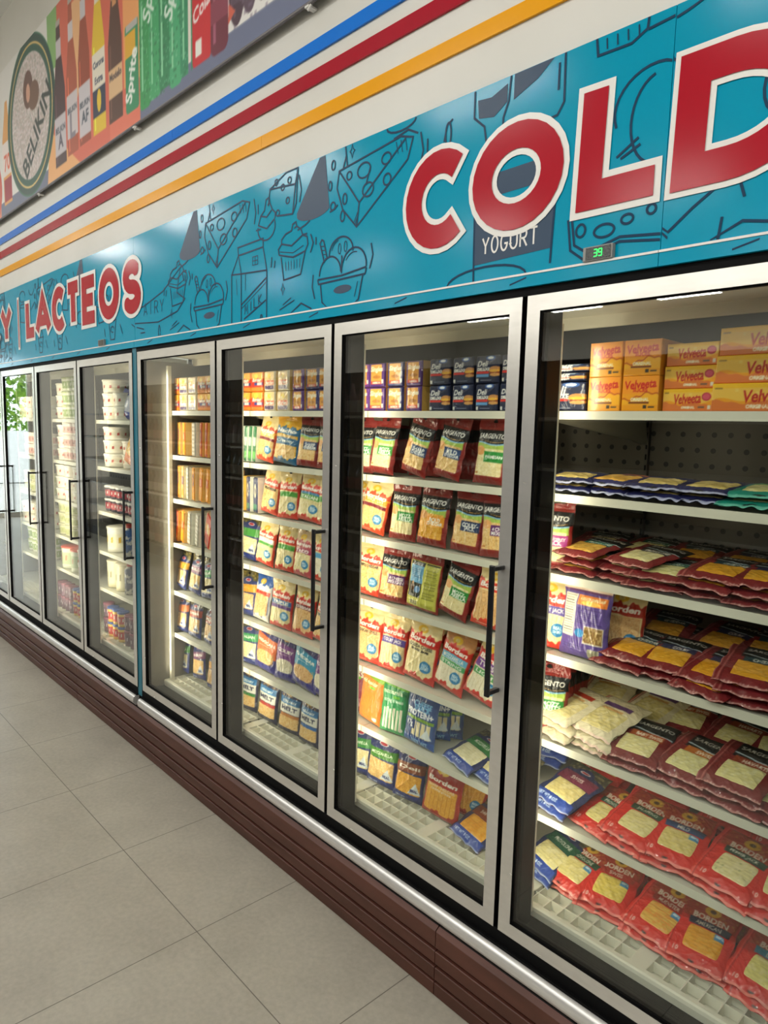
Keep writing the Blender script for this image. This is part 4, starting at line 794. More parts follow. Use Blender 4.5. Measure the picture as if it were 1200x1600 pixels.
def a_flat(w, d, res, kind):
    """flat packs, x across, y=0 front edge, y=1 rear edge"""
    if kind[0] == 's':
        _, band, txt, bandc = kind[:4]; A = Art(w, d, res, '7C2428'); A.rect(0, 0, 1, .022, 'B87A74'); A.fleck(0, 0, 1, .03, 'F0D8D0', .25, 3); A.rect(0, 0, .02, 1, 'B4706C'); A.rect(.075, 0, .10, 1, 'A8605C'); A.rect(.12, 0, .135, 1, '5F181C')
        A.rect(.24, .62, 1, .97, '17181A'); A.text('SARGENTO', .62, .83, .66, 'EDEAE2', .014, 0, -2); A.band(lambda x: .66 + .03 * np.sin(x * 6), lambda x: .685 + .03 * np.sin(x * 6), 'B8C8D0', .25, .98); A.rect(.30, .50, .92, .64, band); A.text(txt, .63, .57, min(.46, .055 * len(txt)), 'F1EBDD', .02, hgt=.07)
        A.rect(.88, .06, 1, .64, '7C2428'); A.lines(.74, .155, .84, 2, .035, '3A2A22', .012, False); return A
    if kind[0] == 'r':
        _, band, txt, seal = kind; A = Art(w, d, res, 'D4271F'); A.rect(0, 0, 1, .03, 'EC8074'); A.rect(.06, 0, .075, 1, 'E8584C'); A.rect(.09, 0, .11, 1, 'A81A18'); A.rect(.12, .66, .97, 1, 'B03A22'); A.ell(.55, .86, .13, .09, 'E8B53A'); A.ell(.55, .86, .05, .035, '6A4A20'); A.fleck(.15, .7, .95, 1, 'C98A3A', .12, 6)
        A.text('BORDEN', .56, .72, .56, 'F6EEE0', .03); A.poly([(.26, .56), (.90, .56), (.92, .67), (.24, .67)], band); A.text(txt, .56, .615, min(.46, .05 * len(txt)), 'F1EBDD', .015, hgt=.06); A.text('10', .22, .12, .08, 'F6D8D0', .03); A.ell(.5, .045, .05, .012, '1A1010'); return A
    if kind[0] == 'n':
        _, band, txt = kind; A = Art(w, d, res, '26305E'); A.rect(0, 0, 1, .02, '9AA4C8'); A.rect(0, .80, 1, 1, '4C4A3C'); A.fleck(0, .8, 1, 1, 'A89A66', .3, 8); A.poly([(.2, .72), (.3, .86), (.5, .93), (.7, .86), (.8, .72)], '222C60'); A.ell(.5, .82, .13, .03, 'DDE2EC'); A.ell(.5, .82, .10, .018, 'A83040')
        A.rect(.06, .52, .94, .74, band); A.text(txt, .5, .64, min(.5, .06 * len(txt)), 'F2EEE4', .02, hgt=.07); A.rect(.04, .02, .96, .17, '2747A0'); A.text('NET WT 8 OZ', .35, .09, .5, 'C8D8F4', .015); A.poly([(.55, .17), (.86, .17), (.72, .38)], 'DDE8EE'); return A
    if kind[0] == 'w':
        A = Art(w, d, res, 'E2D8B8'); A.rect(0, 0, 1, .03, 'F2D4C4'); A.rect(.02, 0, .06, 1, 'D8584A'); A.rect(.08, 0, .12, 1, 'B8867A'); A.rect(.2, .70, .8, .80, kind[1]); A.rect(.25, .60, .7, .66, 'D2A468'); return A
    if kind[0] == 'b':
        A = Art(w, d, res, kind[1]); A.rect(0, 0, 1, .04, kind[2]); A.rect(.0, 0, .03, 1, kind[2]); A.rect(.2, .7, .9, .82, kind[3]); A.ell(.5, .04, .1, .012, '111414'); return A
RES = {8: .0019, 7: .0021, 6: .0030, 5: .0038}
PD = {  # design: (art builder, height, thickness, plain description, category)
 'sg_green': (lambda w, r: a_sg(w, r, '2E8F3C', 'MOZZ-', 'ARELLA', 'pale'), .2, .034, 'maroon shredded cheese bag with green label'),
 'sg_green2': (lambda w, r: a_sg(w, r, '3A9A3A', 'MOZZ-', 'ARELLA', 'pale'), .2, .036, 'maroon shredded cheese bag with bright green label'),
 'sg_plain': (lambda w, r: a_sg(w, r, plain=True), .2, .03, 'dark maroon bag standing behind the front row'),
 'sg_navy': (lambda w, r: a_sg(w, r, '27406C', 'SHARP', 'CHEDDAR', 'mix'), .2, .034, 'leaning maroon bag with navy label and tan shreds'),
 'sg_navy2': (lambda w, r: a_sg(w, r, '2C4674', 'MILD', 'CHEDDAR', 'mix'), .2, .034, 'maroon bag reading MILD CHEDDAR on navy'),
 'sg_parm': (lambda w, r: a_sg(w, r, '2E8F3C', 'PARMESAN', None, 'pale'), .2, .036, 'maroon bag reading PARMESAN on green'),
 'sg_mozz': (lambda w, r: a_sg(w, r, '2E8F3C', 'MOZZ-', 'ARELLA', 'pale'), .2, .036, 'tilted maroon bag with green mozzarella label'),
 'sg_orange': (lambda w, r: a_sg(w, r, 'E89A2C', 'BOLD', 'CHEDDAR', 'gold'), .2, .034, 'maroon bag with orange label and golden shreds'),
 'sg_colby': (lambda w, r: a_sg(w, r, '26385E', 'COLBY-', 'JACK', 'mix'), .2, .034, 'maroon bag reading COLBY-JACK on navy'),
 'sg_purple': (lambda w, r: a_sg(w, r, '5C2468', '4 CHEESE', 'MEXICAN', 'mix'), .2, .034, 'maroon bag with purple label'),
 'sg_mont': (lambda w, r: a_sg(w, r, 'A83A86', 'MONTEREY', 'JACK', 'pale'), .2, .036, 'maroon bag with magenta MONTEREY JACK label'),
 'bd_thick': (lambda w, r: a_bd(w, r, 'E2532E', ((.53, .63, 'E9A82E', 'THICK CUT'), (.44, .50, '7C2430', '')), 'mix'), .2, .034, 'orange red bag with yellow THICK CUT band'),
 'bd_triple': (lambda w, r: a_bd(w, r, 'DD4630', (), 'mix', sub='TRIPLE CHEDDAR'), .2, .034, 'cream and red bag with TRIPLE CHEDDAR lettering'),
 'bd_triple2': (lambda w, r: a_bd(w, r, 'E0452F', (), 'tan', sub='MEXICAN STYLE'), .215, .034, 'cream and red bag with a blue round seal'),
 'bd_purple': (lambda w, r: a_bd(w, r, 'DD3C2C', ((.44, .55, '584A9A', 'COLBY JACK'),), 'pale', stick=True), .215, .034, 'red bag with violet band and cheese sticks'),
 'bd_gouda': (lambda w, r: a_bd(w, r, 'C9281F', (), 'pale', sub='GOUDA CHEESE', sub2='SNACK BARS', stick=True), .225, .038, 'yellow topped red bag reading GOUDA CHEESE'),
 'bd_plain': (lambda w, r: a_bd(w, r, 'B8321F', (), 'tan'), .21, .03, 'red bag half hidden behind its neighbour'),
 'bd_mozz': (lambda w, r: a_bd(w, r, 'CC2F22', ((.47, .57, '6FB8D8', 'MOZZARELLA'), (.38, .46, '4FA86A', 'STRING')), 'white', stick=True, top='C98E5A'), .215, .036, 'red bag with pale blue and green bands over string cheese'),
 'bd_sticks2': (lambda w, r: a_bd(w, r, 'D0302A', ((.47, .60, '7A4A9A', 'TWISTS'), (.36, .45, '4FA05A', 'LIGHT')), 'white', stick=True), .215, .034, 'strongly tilted red bag with violet and green bands'),
 'bd_sticks3': (lambda w, r: a_bd(w, r, 'DD4A34', (), 'tan', stick=True, badge=False), .2, .034, 'cream and red bag of orange cheese sticks'),
 'bd_red': (lambda w, r: a_bd(w, r, 'B0301F', (), 'gold', sub='SHARP CHEDDAR', sub2='CHEESE STICKS', top='A8382A', stick=True, badge=False, subc='F2D8B8'), .2, .036, 'dark red bag of orange cheddar sticks'),
 'bd_red2': (lambda w, r: a_bd(w, r, 'B4301F', (), 'gold', top='A8382A'), .2, .03, 'tilted dark red bag behind the cheddar sticks'),
 'bd_green': (lambda w, r: a_bd(w, r, 'D8402E', ((.44, .54, '57A548', ''),), 'pale'), .2, .034, 'cream and red bag with green band'),
 'bd_green2': (lambda w, r: a_bd(w, r, 'D8402E', ((.52, .57, '4F8FC0', ''), (.42, .52, '57A548', 'ITALIAN')), 'pale'), .2, .036, 'wide cream bag with blue and green bands'),
 'bd_white': (lambda w, r: a_bd(w, r, 'DA4632', ((.48, .58, 'E9E4D8', 'REDUCED'), (.42, .48, '57A548', '')), 'pale'), .2, .034, 'cream bag with white curved band'),
 'bd_pink': (lambda w, r: a_bd(w, r, 'C25A62', ((.46, .56, 'B0486A', 'TACO'),), 'pale', top='E6C8A0'), .2, .034, 'rose coloured shredded cheese bag'),
 'bd_blue': (lambda w, r: a_bd(w, r, 'D8402E', ((.44, .54, '5FAAD8', ''),), 'white'), .2, .034, 'cream and red bag with light blue band'),
 'bd_blue2': (lambda w, r: a_bd(w, r, 'D23A2C', ((.46, .55, '3C6FB0', 'TRIPLE'), (.38, .45, '6A4A90', '')), 'pale'), .215, .034, 'red bag with blue and violet bands'),
 'bd_maroon': (lambda w, r: a_bd(w, r, 'C8362A', ((.50, .58, '6A1F2A', 'CHEDDAR'),), 'tan'), .215, .034, 'red bag with maroon band'),
 'pk_back': (lambda w, r: a_pkback(w, r), .2, .034, 'bag turned backwards showing a yellow green text panel'),
 'pk_purple': (lambda w, r: a_pkpurple(w, r), .215, .034, 'purple bag turned backwards with nutrition table and barcode'),
 'hp_maroon': (lambda w, r: a_hp(w, r, '8C3A4A', '8FBF3C', 'swiss'), .215, .03, 'maroon bag with lime green top'),
 'hp_orange': (lambda w, r: a_hp(w, r), .215, .036, 'plain orange bag with lime green top'),
 'hp_green': (lambda w, r: a_green(w, r), .215, .036, 'green bag of white string cheese'),
 'kp_protein': (lambda w, r: a_protein(w, r), .21, .036, 'navy snack bag reading PROTEIN+'),
 'kp_plain': (lambda w, r: a_protein(w, r), .21, .03, 'navy snack bag turned sideways behind the front one'),
 'kr_green': (lambda w, r: a_kr(w, r, '3B8A3E', 'MOZZARELLA', 'pale'), .2, .036, 'navy bag with green band and pale shreds'),
 'kr_mozz': (lambda w, r: a_kr(w, r, '4A8A34', 'MOZZARELLA', 'mix'), .2, .038, 'navy bag with green band and tan shreds'),
 'kr_deli': (lambda w, r: a_kr(w, r, '8A4A2C', 'Deli', 'gold'), .2, .036, 'brown banded bag of golden shreds'),
 'kr_blue': (lambda w, r: a_kr(w, r, '4F9A48', '', 'pale'), .2, .03, 'blue and green bag'),
 'kr_green2': (lambda w, r: a_kr(w, r, '3F9A5C', 'ITALIAN', 'pale'), .2, .034, 'blue bag with sea green band'),
 'kr_yellow': (lambda w, r: a_kr(w, r, 'E0A23A', '', 'tan'), .2, .034, 'navy bag with amber band'),
 'kr_purple': (lambda w, r: a_kr(w, r, '7A3A6A', 'MEXICAN', 'mix'), .2, .034, 'navy bag with plum band'),
 'kr_orange': (lambda w, r: a_kr(w, r, 'D0703A', '', 'tan'), .2, .034, 'navy bag with orange band'),
 'kr_red': (lambda w, r: a_kr(w, r, 'A8402E', 'CHEDDAR', 'tan'), .2, .034, 'navy bag with brick red band'),
 'rg_white': (lambda w, r: a_bd(w, r, 'E6E6E0', ((.52, .60, 'D8402E', ''),), 'tan', top='2F5CA8', badge=False, word='PARTY'), .215, .034, 'blue and white bag with red script'),
 'yl_cheddar': (lambda w, r: a_bd(w, r, '2C6A94', ((.36, .50, '2C6A94', 'Creamy'),), 'mix', top='F0B428', badge=False, word='Nacho'), .205, .036, 'bright yellow bag with blue wave'),
 'sig_orange': (lambda w, r: a_sig(w, r, 'E8703A', 'MEXICAN'), .215, .036, 'royal blue bag with orange panel'),
 'sig_purple': (lambda w, r: a_sig(w, r, '7A3A8A', 'COLBY', 'white'), .215, .034, 'royal blue bag with purple panel'),
 'sig_teal': (lambda w, r: a_sig(w, r, '2E9AC0', 'CHEDDAR', 'tan'), .215, .038, 'royal blue bag with turquoise CHEDDAR panel'),
 'cm_green': (lambda w, r: a_cm(w, r, '3F8A44'), .2, .034, 'dark CREAMY MELT bag with green stripe'),
 'cm_red': (lambda w, r: a_cm(w, r, 'C8403A'), .2, .036, 'dark CREAMY MELT bag with red stripe'),
 'cm_tan': (lambda w, r: a_cm(w, r, 'C07A3A'), .2, .036, 'dark CREAMY MELT bag with tan stripe'),
 'cm_blue': (lambda w, r: a_cm(w, r, '2F6FB8'), .2, .036, 'dark bag with bright blue stripe'),
}
TH = {  # thin packs standing on edge
 'thin_green': (('2E7A4A', 'E6ECE0', 'x', 'DDE6DC', '6FBF5A'), .155, 'narrow green pack standing on edge'),
 'thin_orange': (('EE9A2E', 'F6C45A', 'x', 'D8402E', 'F0C060'), .155, 'narrow orange pack standing on edge'),
 'thin_navy': (('24305E', 'E6E6DA', 'arch', 'E9DDB0', '3F8A6A'), .155, 'narrow navy pack standing on edge'),
 'th_orange': (('EFA03A', 'F4C068', 'x', 'D8582E', 'F2A01E'), .165, 'narrow orange cheese pack standing on edge'),
 'th_arch': (('E9A24A', 'F2D29A', 'arch', '5A4A78', 'EFA82E'), .165, 'narrow amber pack with violet arch'),
 'th_arch2': (('C8582E', 'F0B45A', 'arch', '4A2A3A', 'E8842E'), .165, 'narrow rust coloured pack with dark arch'),
 'th_silver': (('B8B4A6', 'E9E6D8', 'silver', 'E6E3D6', 'FFFFFF'), .165, 'shiny silver blister pack'),
 'th_cream': (('E8C88A', 'F4E6C0', 'x', '6A4A7A', 'E9A24A'), .165, 'narrow cream pack'),
 'th_red': (('D8402E', 'F0D0A8', 'x', 'F0B45A', 'A82A20'), .165, 'leaning red and cream pack'),
}
BX = {
 'cs_purple': (lambda w, h, r: a_single(w, h, r, '55307E', k=1), 'purple wrapped cheese singles', 'E4B45A'),
 'cs_purple2': (lambda w, h, r: a_single(w, h, r, '6A3488', k=1), 'violet wrapped cheese singles at the edge', 'E4B45A'),
 'cs_navy': (lambda w, h, r: a_single(w, h, r, '2C2E6C', k=1), 'navy wrapped cheese singles', 'E0B060'),
 'or_single': (lambda w, h, r: a_single(w, h, r, k=0), 'orange and red wrapped cheese singles', 'F0B042'),
 'or_single2': (lambda w, h, r: a_single(w, h, r, 'EE8A30', band='D8382A', k=0), 'orange wrapped cheese singles with red panel', 'F0B042'),
 'or_single3': (lambda w, h, r: a_single(w, h, r, 'E2A04A', band='B8502E', k=0), 'amber wrapped cheese singles', 'E8C070'),
 'wh_single': (lambda w, h, r: a_single(w, h, r, 'E4D8BC', k=2), 'cream wrapped cheese singles', 'EBCB7C'),
 'deli': (lambda w, h, r: a_deli(w, h, r), 'navy deli slices pack', '1B2443'),
 'deli2': (lambda w, h, r: a_deli(w, h, r), 'navy deli slices pack with red bar', '1B2443'),
 'deli3': (lambda w, h, r: a_deli(w, h, r, True), 'navy deli slices pack with blue bar', '1B2443'),
 'deli4': (lambda w, h, r: a_deli(w, h, r), 'navy deli slices pack beside the door frame', '1B2443'),
}
FLT = {
 'fs_teal': (('s', '1F6A62', 'PROVOLONE', 0), ('D9A84A', 'E9C86A'), 'maroon slice pack with teal label'),
 'fs_pale': (('s', '3A3A36', 'PROVOLONE', 0), ('E6DCA0', 'F0EAC0'), 'maroon slice pack with pale cheese and black label'),
 'fs_green': (('s', '1F5A44', 'MOZZARELLA', 0), ('E4DC96', 'F0EAC0'), 'maroon slice pack with pale cheese and green label'),
 'fs_gold': (('s', '1F3A40', 'CHEDDAR', 0), ('E0A02A', 'EDB544'), 'maroon slice pack with golden cheese'),
 'fs_gold2': (('s', '2A2C4A', 'COLBY', 0), ('E2A42E', 'F0BC50'), 'maroon slice pack with orange cheese and indigo label'),
 'fs_gold3': (('s', '26284A', 'SHARP', 0), ('DE9A22', 'EDB544'), 'maroon slice pack with deep orange cheese'),
 'fs_baby': (('s', 'A8522A', 'BABY SWISS', 0), ('EADFA0', 'F2EBC4'), 'maroon slice pack reading BABY SWISS'),
 'fs_swiss': (('s', 'B86A2A', 'SWISS', 0), ('E4DC9C', 'F0EAC0'), 'maroon swiss slice pack with orange label'),
 'fs_prov': (('s', '8A3A22', 'HAVARTI', 0), ('E6DC9A', 'F0EAC0'), 'maroon slice pack with rust label'),
 'fw': (('w', 'B8402E'), ('E8D89A', 'F2E8BE'), 'pale slice pack with red print'),
 'fw2': (('w', '6A4A80'), ('E6D692', 'F2E8BE'), 'pale slice pack with violet ribbon'),
 'fr_green': (('r', '24503A', 'PROVOLONE', 1), ('E2D48A', 'EEE4AE'), 'red slice pack with dark green band and blue seal'),
 'fr_green2': (('r', '244C34', 'JALAPENO', 0), ('E6DA96', 'F0E6B4'), 'red slice pack with wide green band'),
 'fr_navy': (('r', '2C4A78', 'MILD', 1), ('E2D080', 'EEDFA4'), 'red slice pack with blue band'),
 'fr_dark': (('r', '1F4030', 'PEPPER JACK', 0), ('E6DCA0', 'F0E8BC'), 'red slice pack with dark green band and speckled cheese'),
 'fr_swiss': (('r', 'B03020', 'SWISS', 1), ('E6CE60', 'F0DE8C'), 'red slice pack with ragged yellow cheese window'),
 'fr_muen': (('r', 'A02A1C', 'MUENSTER', 1), ('E6BE5C', 'E9903A'), 'red slice pack with orange-streaked cheese'),
 'fr_amer': (('r', '1C2A48', 'AMERICAN', 1), ('EBA52A', 'F0B84A'), 'red slice pack with navy band and deep yellow cheese'),
 'fr_light': (('r', '3C8FB0', 'LIGHT', 1), ('E6DC84', 'F2EAB0'), 'red slice pack with light blue band'),
 'fk_swiss': (('n', '7A2848', 'SWISS'), ('E8D68E', 'F0E4AE'), 'navy slice pack with plum SWISS band'),
 'fk_navy': (('n', '2A3A50', ''), ('C8BC86', 'DDD2A0'), 'navy slice pack in the rear left corner'),
 'fk_prov': (('n', '1F5A44', 'PROVOLONE'), ('E8DC9A', 'F0E8BC'), 'navy slice pack with green band'),
 'fk_mozz': (('n', '2E7A3C', 'MOZZARELLA'), ('E8DFB4', 'F2ECCC'), 'navy slice pack with green MOZZARELLA band'),
 'fk_blue': (('n', '3A6A9A', 'THIN'), ('E8DCA4', 'F2EAC4'), 'navy slice pack with blue band'),
 'fk_ched': (('n', '8A4022', 'SHARP CHEDDAR'), ('E8A030', 'F0B850'), 'navy slice pack with brown band and orange cheese'),
 'f_navy': (('b', '26295C', 'B4B8D8', '1E2250'), ('E2C674', 'F0DC9A'), 'dark blue slice pack with cream cheese'),
 'f_navy2': (('b', '2A2C66', 'C4C8E4', 'B05A2C'), ('E6B04A', 'F0C872'), 'dark blue slice pack with orange cheese'),
 'f_teal': (('b', '1F8A78', '6FC4B0', '5AA84A'), ('E2DA90', 'F0E8B4'), 'teal slice pack'),
}
ITEMS = [
 ('B', 7, 1, 'cs_purple2', -0.844, 0.195, 0.049, 0, 0, 0),
 ('B', 7, 1, 'cs_purple', -0.768, 0.195, 0.084, 0, 0, 0),
 ('B', 7, 1, 'cs_navy', -0.675, 0.195, 0.082, 0, 0, 0),
 ('B', 7, 1, 'cs_purple', -0.587, 0.195, 0.069, 0, 0, 0),
 ('B', 7, 1, 'deli', -0.471, 0.195, 0.089, 0, 0, 0),
 ('B', 7, 1, 'deli2', -0.375, 0.195, 0.086, 0, 0, 0),
 ('B', 7, 1, 'deli3', -0.28, 0.195, 0.088, 0, 0, 0),
 ('B', 7, 1, 'deli4', -0.191, 0.195, 0.076, 0, 0, 0),
 ('P', 7, 2, 'sg_green', -0.863, 0.195, 0.086, 0, 0, 8),
 ('P', 7, 2, 'sg_green2', -0.752, 0.195, 0.121, 0, 3, 0),
 ('P', 7, 2, 'sg_plain', -0.812, 0.3, 0.111, 0, 0, 30),
 ('P', 7, 2, 'sg_navy', -0.596, 0.195, 0.128, 0, 12, -5),
 ('P', 7, 2, 'sg_plain', -0.629, 0.29, 0.103, 0, 0, 20),
 ('P', 7, 2, 'sg_navy2', -0.444, 0.195, 0.117, 0, 9, -4),
 ('P', 7, 2, 'sg_plain', -0.464, 0.3, 0.099, 0, 0, 18),
 ('P', 7, 2, 'sg_parm', -0.269, 0.195, 0.124, 0, 2, 0),
 ('P', 7, 3, 'bd_thick', -0.934, 0.24, 0.083, 0, 10, 10),
 ('P', 7, 3, 'bd_thick', -0.8, 0.195, 0.126, 0, 10, 5),
 ('P', 7, 3, 'sg_plain', -0.802, 0.28, 0.056, 0, 0, 20),
 ('P', 7, 3, 'sg_green', -0.638, 0.195, 0.111, 0, 2, 5),
 ('P', 7, 3, 'sg_orange', -0.501, 0.195, 0.132, 0, 2, 0),
 ('P', 7, 3, 'sg_colby', -0.352, 0.195, 0.128, 0, 2, 0),
 ('P', 7, 3, 'sg_purple', -0.227, 0.195, 0.107, 0, -2, 6),
 ('P', 7, 4, 'bd_triple', -0.812, 0.195, 0.132, 0, 3, 5),
 ('P', 7, 4, 'sg_purple', -0.681, 0.195, 0.122, 0, 3, 12),
 ('P', 7, 4, 'pk_back', -0.535, 0.195, 0.151, 0, 3, 0),
 ('P', 7, 4, 'sg_mozz', -0.398, 0.195, 0.122, 0, 13, 0),
 ('P', 7, 4, 'sg_plain', -0.381, 0.29, 0.077, 0, 0, 30),
 ('P', 7, 4, 'bd_sticks3', -0.252, 0.195, 0.086, 0, 8, 10),
 ('P', 7, 5, 'bd_triple2', -0.809, 0.195, 0.137, 0, 2, 5),
 ('P', 7, 5, 'bd_purple', -0.677, 0.195, 0.114, 0, 3, 8),
 ('P', 7, 5, 'bd_gouda', -0.539, 0.195, 0.148, 0, 5, 0),
 ('P', 7, 5, 'bd_plain', -0.579, 0.28, 0.139, 0, 0, 10),
 ('P', 7, 5, 'bd_mozz', -0.407, 0.195, 0.128, 0, 12, 0),
 ('P', 7, 5, 'bd_plain', -0.424, 0.28, 0.098, 0, 10, 25),
 ('P', 7, 5, 'bd_sticks2', -0.275, 0.195, 0.12, 0, 20, 10),
 ('P', 7, 6, 'hp_maroon', -0.899, 0.22, 0.065, 0, 0, 20),
 ('P', 7, 6, 'hp_orange', -0.785, 0.195, 0.133, 0, 3, -5),
 ('P', 7, 6, 'hp_green', -0.657, 0.195, 0.117, 0, 0, 10),
 ('P', 7, 6, 'kp_protein', -0.528, 0.195, 0.146, 0, 3, 0),
 ('P', 7, 6, 'kp_plain', -0.531, 0.27, 0.118, 0, 3, 35),
 ('P', 7, 6, 'kp_plain', -0.507, 0.31, 0.095, 0, 3, 35),
 ('P', 7, 7, 'kr_green', -0.877, 0.225, 0.084, 0, 0, 10),
 ('P', 7, 7, 'kr_mozz', -0.746, 0.225, 0.146, 0, 2, 5),
 ('P', 7, 7, 'kr_deli', -0.604, 0.225, 0.125, 0, 4, 12),
 ('P', 7, 7, 'bd_red', -0.447, 0.225, 0.156, 0, 4, 5),
 ('P', 7, 7, 'bd_red2', -0.393, 0.29, 0.111, 0, 14, 30),
 ('B', 6, 1, 'or_single', -1.635, 0.195, 0.095, 0, 0, 0),
 ('B', 6, 1, 'or_single2', -1.532, 0.195, 0.09, 0, 0, 0),
 ('B', 6, 1, 'wh_single', -1.436, 0.195, 0.091, 0, 0, 0),
 ('B', 6, 1, 'wh_single', -1.338, 0.195, 0.087, 0, 0, 0),
 ('B', 6, 1, 'cs_purple', -1.236, 0.195, 0.074, 0, 0, 0),
 ('B', 6, 1, 'cs_navy', -1.141, 0.195, 0.091, 0, 0, 0),
 ('B', 6, 1, 'cs_navy', -1.064, 0.195, 0.047, 0, 0, 0),
 ('P', 6, 2, 'thin_green', -1.68, 0.2, 0.033, 0, 8, 0),
 ('P', 6, 2, 'thin_green', -1.642, 0.2, 0.032, 0, 8, 0),
 ('P', 6, 2, 'thin_green', -1.605, 0.2, 0.031, 0, 8, 0),
 ('P', 6, 2, 'thin_green', -1.569, 0.2, 0.031, 0, 8, 0),
 ('P', 6, 2, 'bd_thick', -1.496, 0.195, 0.13, 0, 8, 0),
 ('P', 6, 2, 'yl_cheddar', -1.344, 0.195, 0.176, 0, 5, 0),
 ('P', 6, 2, 'sg_navy', -1.192, 0.195, 0.12, 0, 3, 8),
 ('P', 6, 2, 'sg_navy2', -1.063, 0.195, 0.08, 0, 0, 0),
 ('P', 6, 3, 'thin_orange', -1.667, 0.2, 0.049, 0, 0, 0),
 ('P', 6, 3, 'thin_navy', -1.613, 0.2, 0.048, 0, 0, 0),
 ('P', 6, 3, 'thin_navy', -1.553, 0.2, 0.062, 0, 0, 0),
 ('P', 6, 3, 'bd_triple', -1.46, 0.195, 0.128, 0, 7, 0),
 ('P', 6, 3, 'bd_green', -1.319, 0.195, 0.125, 0, 0, 8),
 ('P', 6, 3, 'bd_green2', -1.177, 0.195, 0.159, 0, 4, 0),
 ('P', 6, 3, 'bd_green', -1.06, 0.195, 0.085, 0, 0, 0),
 ('P', 6, 4, 'kr_blue', -1.645, 0.2, 0.114, 0, 8, 12),
 ('P', 6, 4, 'kr_green', -1.681, 0.27, 0.104, 0, 0, 25),
 ('P', 6, 4, 'bd_white', -1.496, 0.195, 0.137, 0, 6, 0),
 ('P', 6, 4, 'bd_green', -1.342, 0.195, 0.122, 0, 3, 8),
 ('P', 6, 4, 'bd_pink', -1.216, 0.195, 0.119, 0, 2, 0),
 ('P', 6, 4, 'bd_blue', -1.09, 0.195, 0.133, 0, 2, 0),
 ('P', 6, 5, 'kr_yellow', -1.642, 0.195, 0.104, 0, 0, 5),
 ('P', 6, 5, 'rg_white', -1.522, 0.195, 0.125, 0, 3, 0),
 ('P', 6, 5, 'bd_blue2', -1.368, 0.195, 0.145, 0, 2, 5),
 ('P', 6, 5, 'bd_maroon', -1.212, 0.195, 0.13, 0, 3, 5),
 ('P', 6, 5, 'bd_triple', -1.078, 0.195, 0.121, 0, 8, 0),
 ('P', 6, 6, 'kr_green2', -1.623, 0.195, 0.132, 0, 0, 8),
 ('P', 6, 6, 'sig_orange', -1.481, 0.195, 0.175, 0, 3, 0),
 ('P', 6, 6, 'sig_purple', -1.333, 0.195, 0.12, 0, 2, 12),
 ('P', 6, 6, 'sig_teal', -1.2, 0.195, 0.184, 0, 7, 0),
 ('P', 6, 6, 'sig_purple', -1.075, 0.195, 0.126, 0, 6, 0),
 ('P', 6, 7, 'cm_green', -1.674, 0.225, 0.13, 0, 0, 6),
 ('P', 6, 7, 'cm_red', -1.511, 0.225, 0.152, 0, 0, 0),
 ('P', 6, 7, 'cm_tan', -1.34, 0.225, 0.14, 0, 2, 8),
 ('P', 6, 7, 'cm_blue', -1.198, 0.225, 0.135, 0, 0, 0),
 ('B', 5, 1, 'or_single', -2.296, 0.195, 0.092, 0, 0, 0),
 ('B', 5, 1, 'wh_single', -2.2, 0.195, 0.088, 0, 0, 0),
 ('B', 5, 1, 'wh_single', -2.11, 0.195, 0.078, 0, 0, 0),
 ('B', 5, 1, 'or_single3', -2.014, 0.195, 0.075, 0, 0, 0),
 ('B', 5, 1, 'or_single3', -1.937, 0.195, 0.067, 0, 0, 0),
 ('P', 5, 2, 'th_orange', -2.319, 0.2, 0.064, 0, 0, 0),
 ('P', 5, 2, 'th_arch', -2.265, 0.2, 0.042, 0, 0, 0),
 ('P', 5, 2, 'th_orange', -2.21, 0.2, 0.055, 0, 0, 0),
 ('P', 5, 2, 'th_silver', -2.235, 0.23, 0.055, 0, 0, 0),
 ('P', 5, 2, 'th_silver', -2.11, 0.2, 0.079, 0, 0, 0),
 ('P', 5, 2, 'th_arch2', -2.042, 0.2, 0.045, 0, 4, 0),
 ('P', 5, 2, 'th_arch2', -1.991, 0.2, 0.044, 0, 4, 0),
 ('P', 5, 2, 'th_arch2', -1.942, 0.2, 0.043, 0, 4, 0),
 ('P', 5, 3, 'th_arch', -2.281, 0.2, 0.05, 0, 6, 0),
 ('P', 5, 3, 'th_cream', -2.232, 0.2, 0.049, 0, 4, 0),
 ('P', 5, 3, 'th_silver', -2.177, 0.2, 0.048, 0, 0, 0),
 ('P', 5, 3, 'th_arch', -2.117, 0.2, 0.06, 0, 0, 0),
 ('P', 5, 3, 'th_orange', -2.048, 0.2, 0.064, 0, 8, 0),
 ('P', 5, 3, 'th_orange', -1.985, 0.2, 0.05, 0, 8, 0),
 ('P', 5, 3, 'th_arch2', -1.932, 0.2, 0.043, 0, 8, 0),
 ('P', 5, 4, 'th_arch2', -2.315, 0.2, 0.065, 0, 14, 0),
 ('P', 5, 4, 'th_orange', -2.244, 0.2, 0.063, 0, 14, 0),
 ('P', 5, 4, 'th_silver', -2.168, 0.2, 0.075, 0, 4, 0),
 ('P', 5, 4, 'th_silver', -2.091, 0.2, 0.066, 0, 10, 0),
 ('P', 5, 4, 'th_red', -2.012, 0.21, 0.115, 0, 25, 0),
 ('P', 5, 5, 'kr_yellow', -2.279, 0.195, 0.115, 0, 6, 0),
 ('P', 5, 5, 'kr_purple', -2.132, 0.195, 0.122, 0, 5, 0),
 ('P', 5, 5, 'kr_green2', -1.991, 0.195, 0.134, 0, -4, 0),
 ('P', 5, 6, 'kr_orange', -2.28, 0.195, 0.123, 0, 0, 6),
 ('P', 5, 6, 'kr_red', -2.133, 0.195, 0.129, 0, 0, 0),
 ('P', 5, 6, 'kr_red', -1.981, 0.195, 0.134, 0, 0, -8),
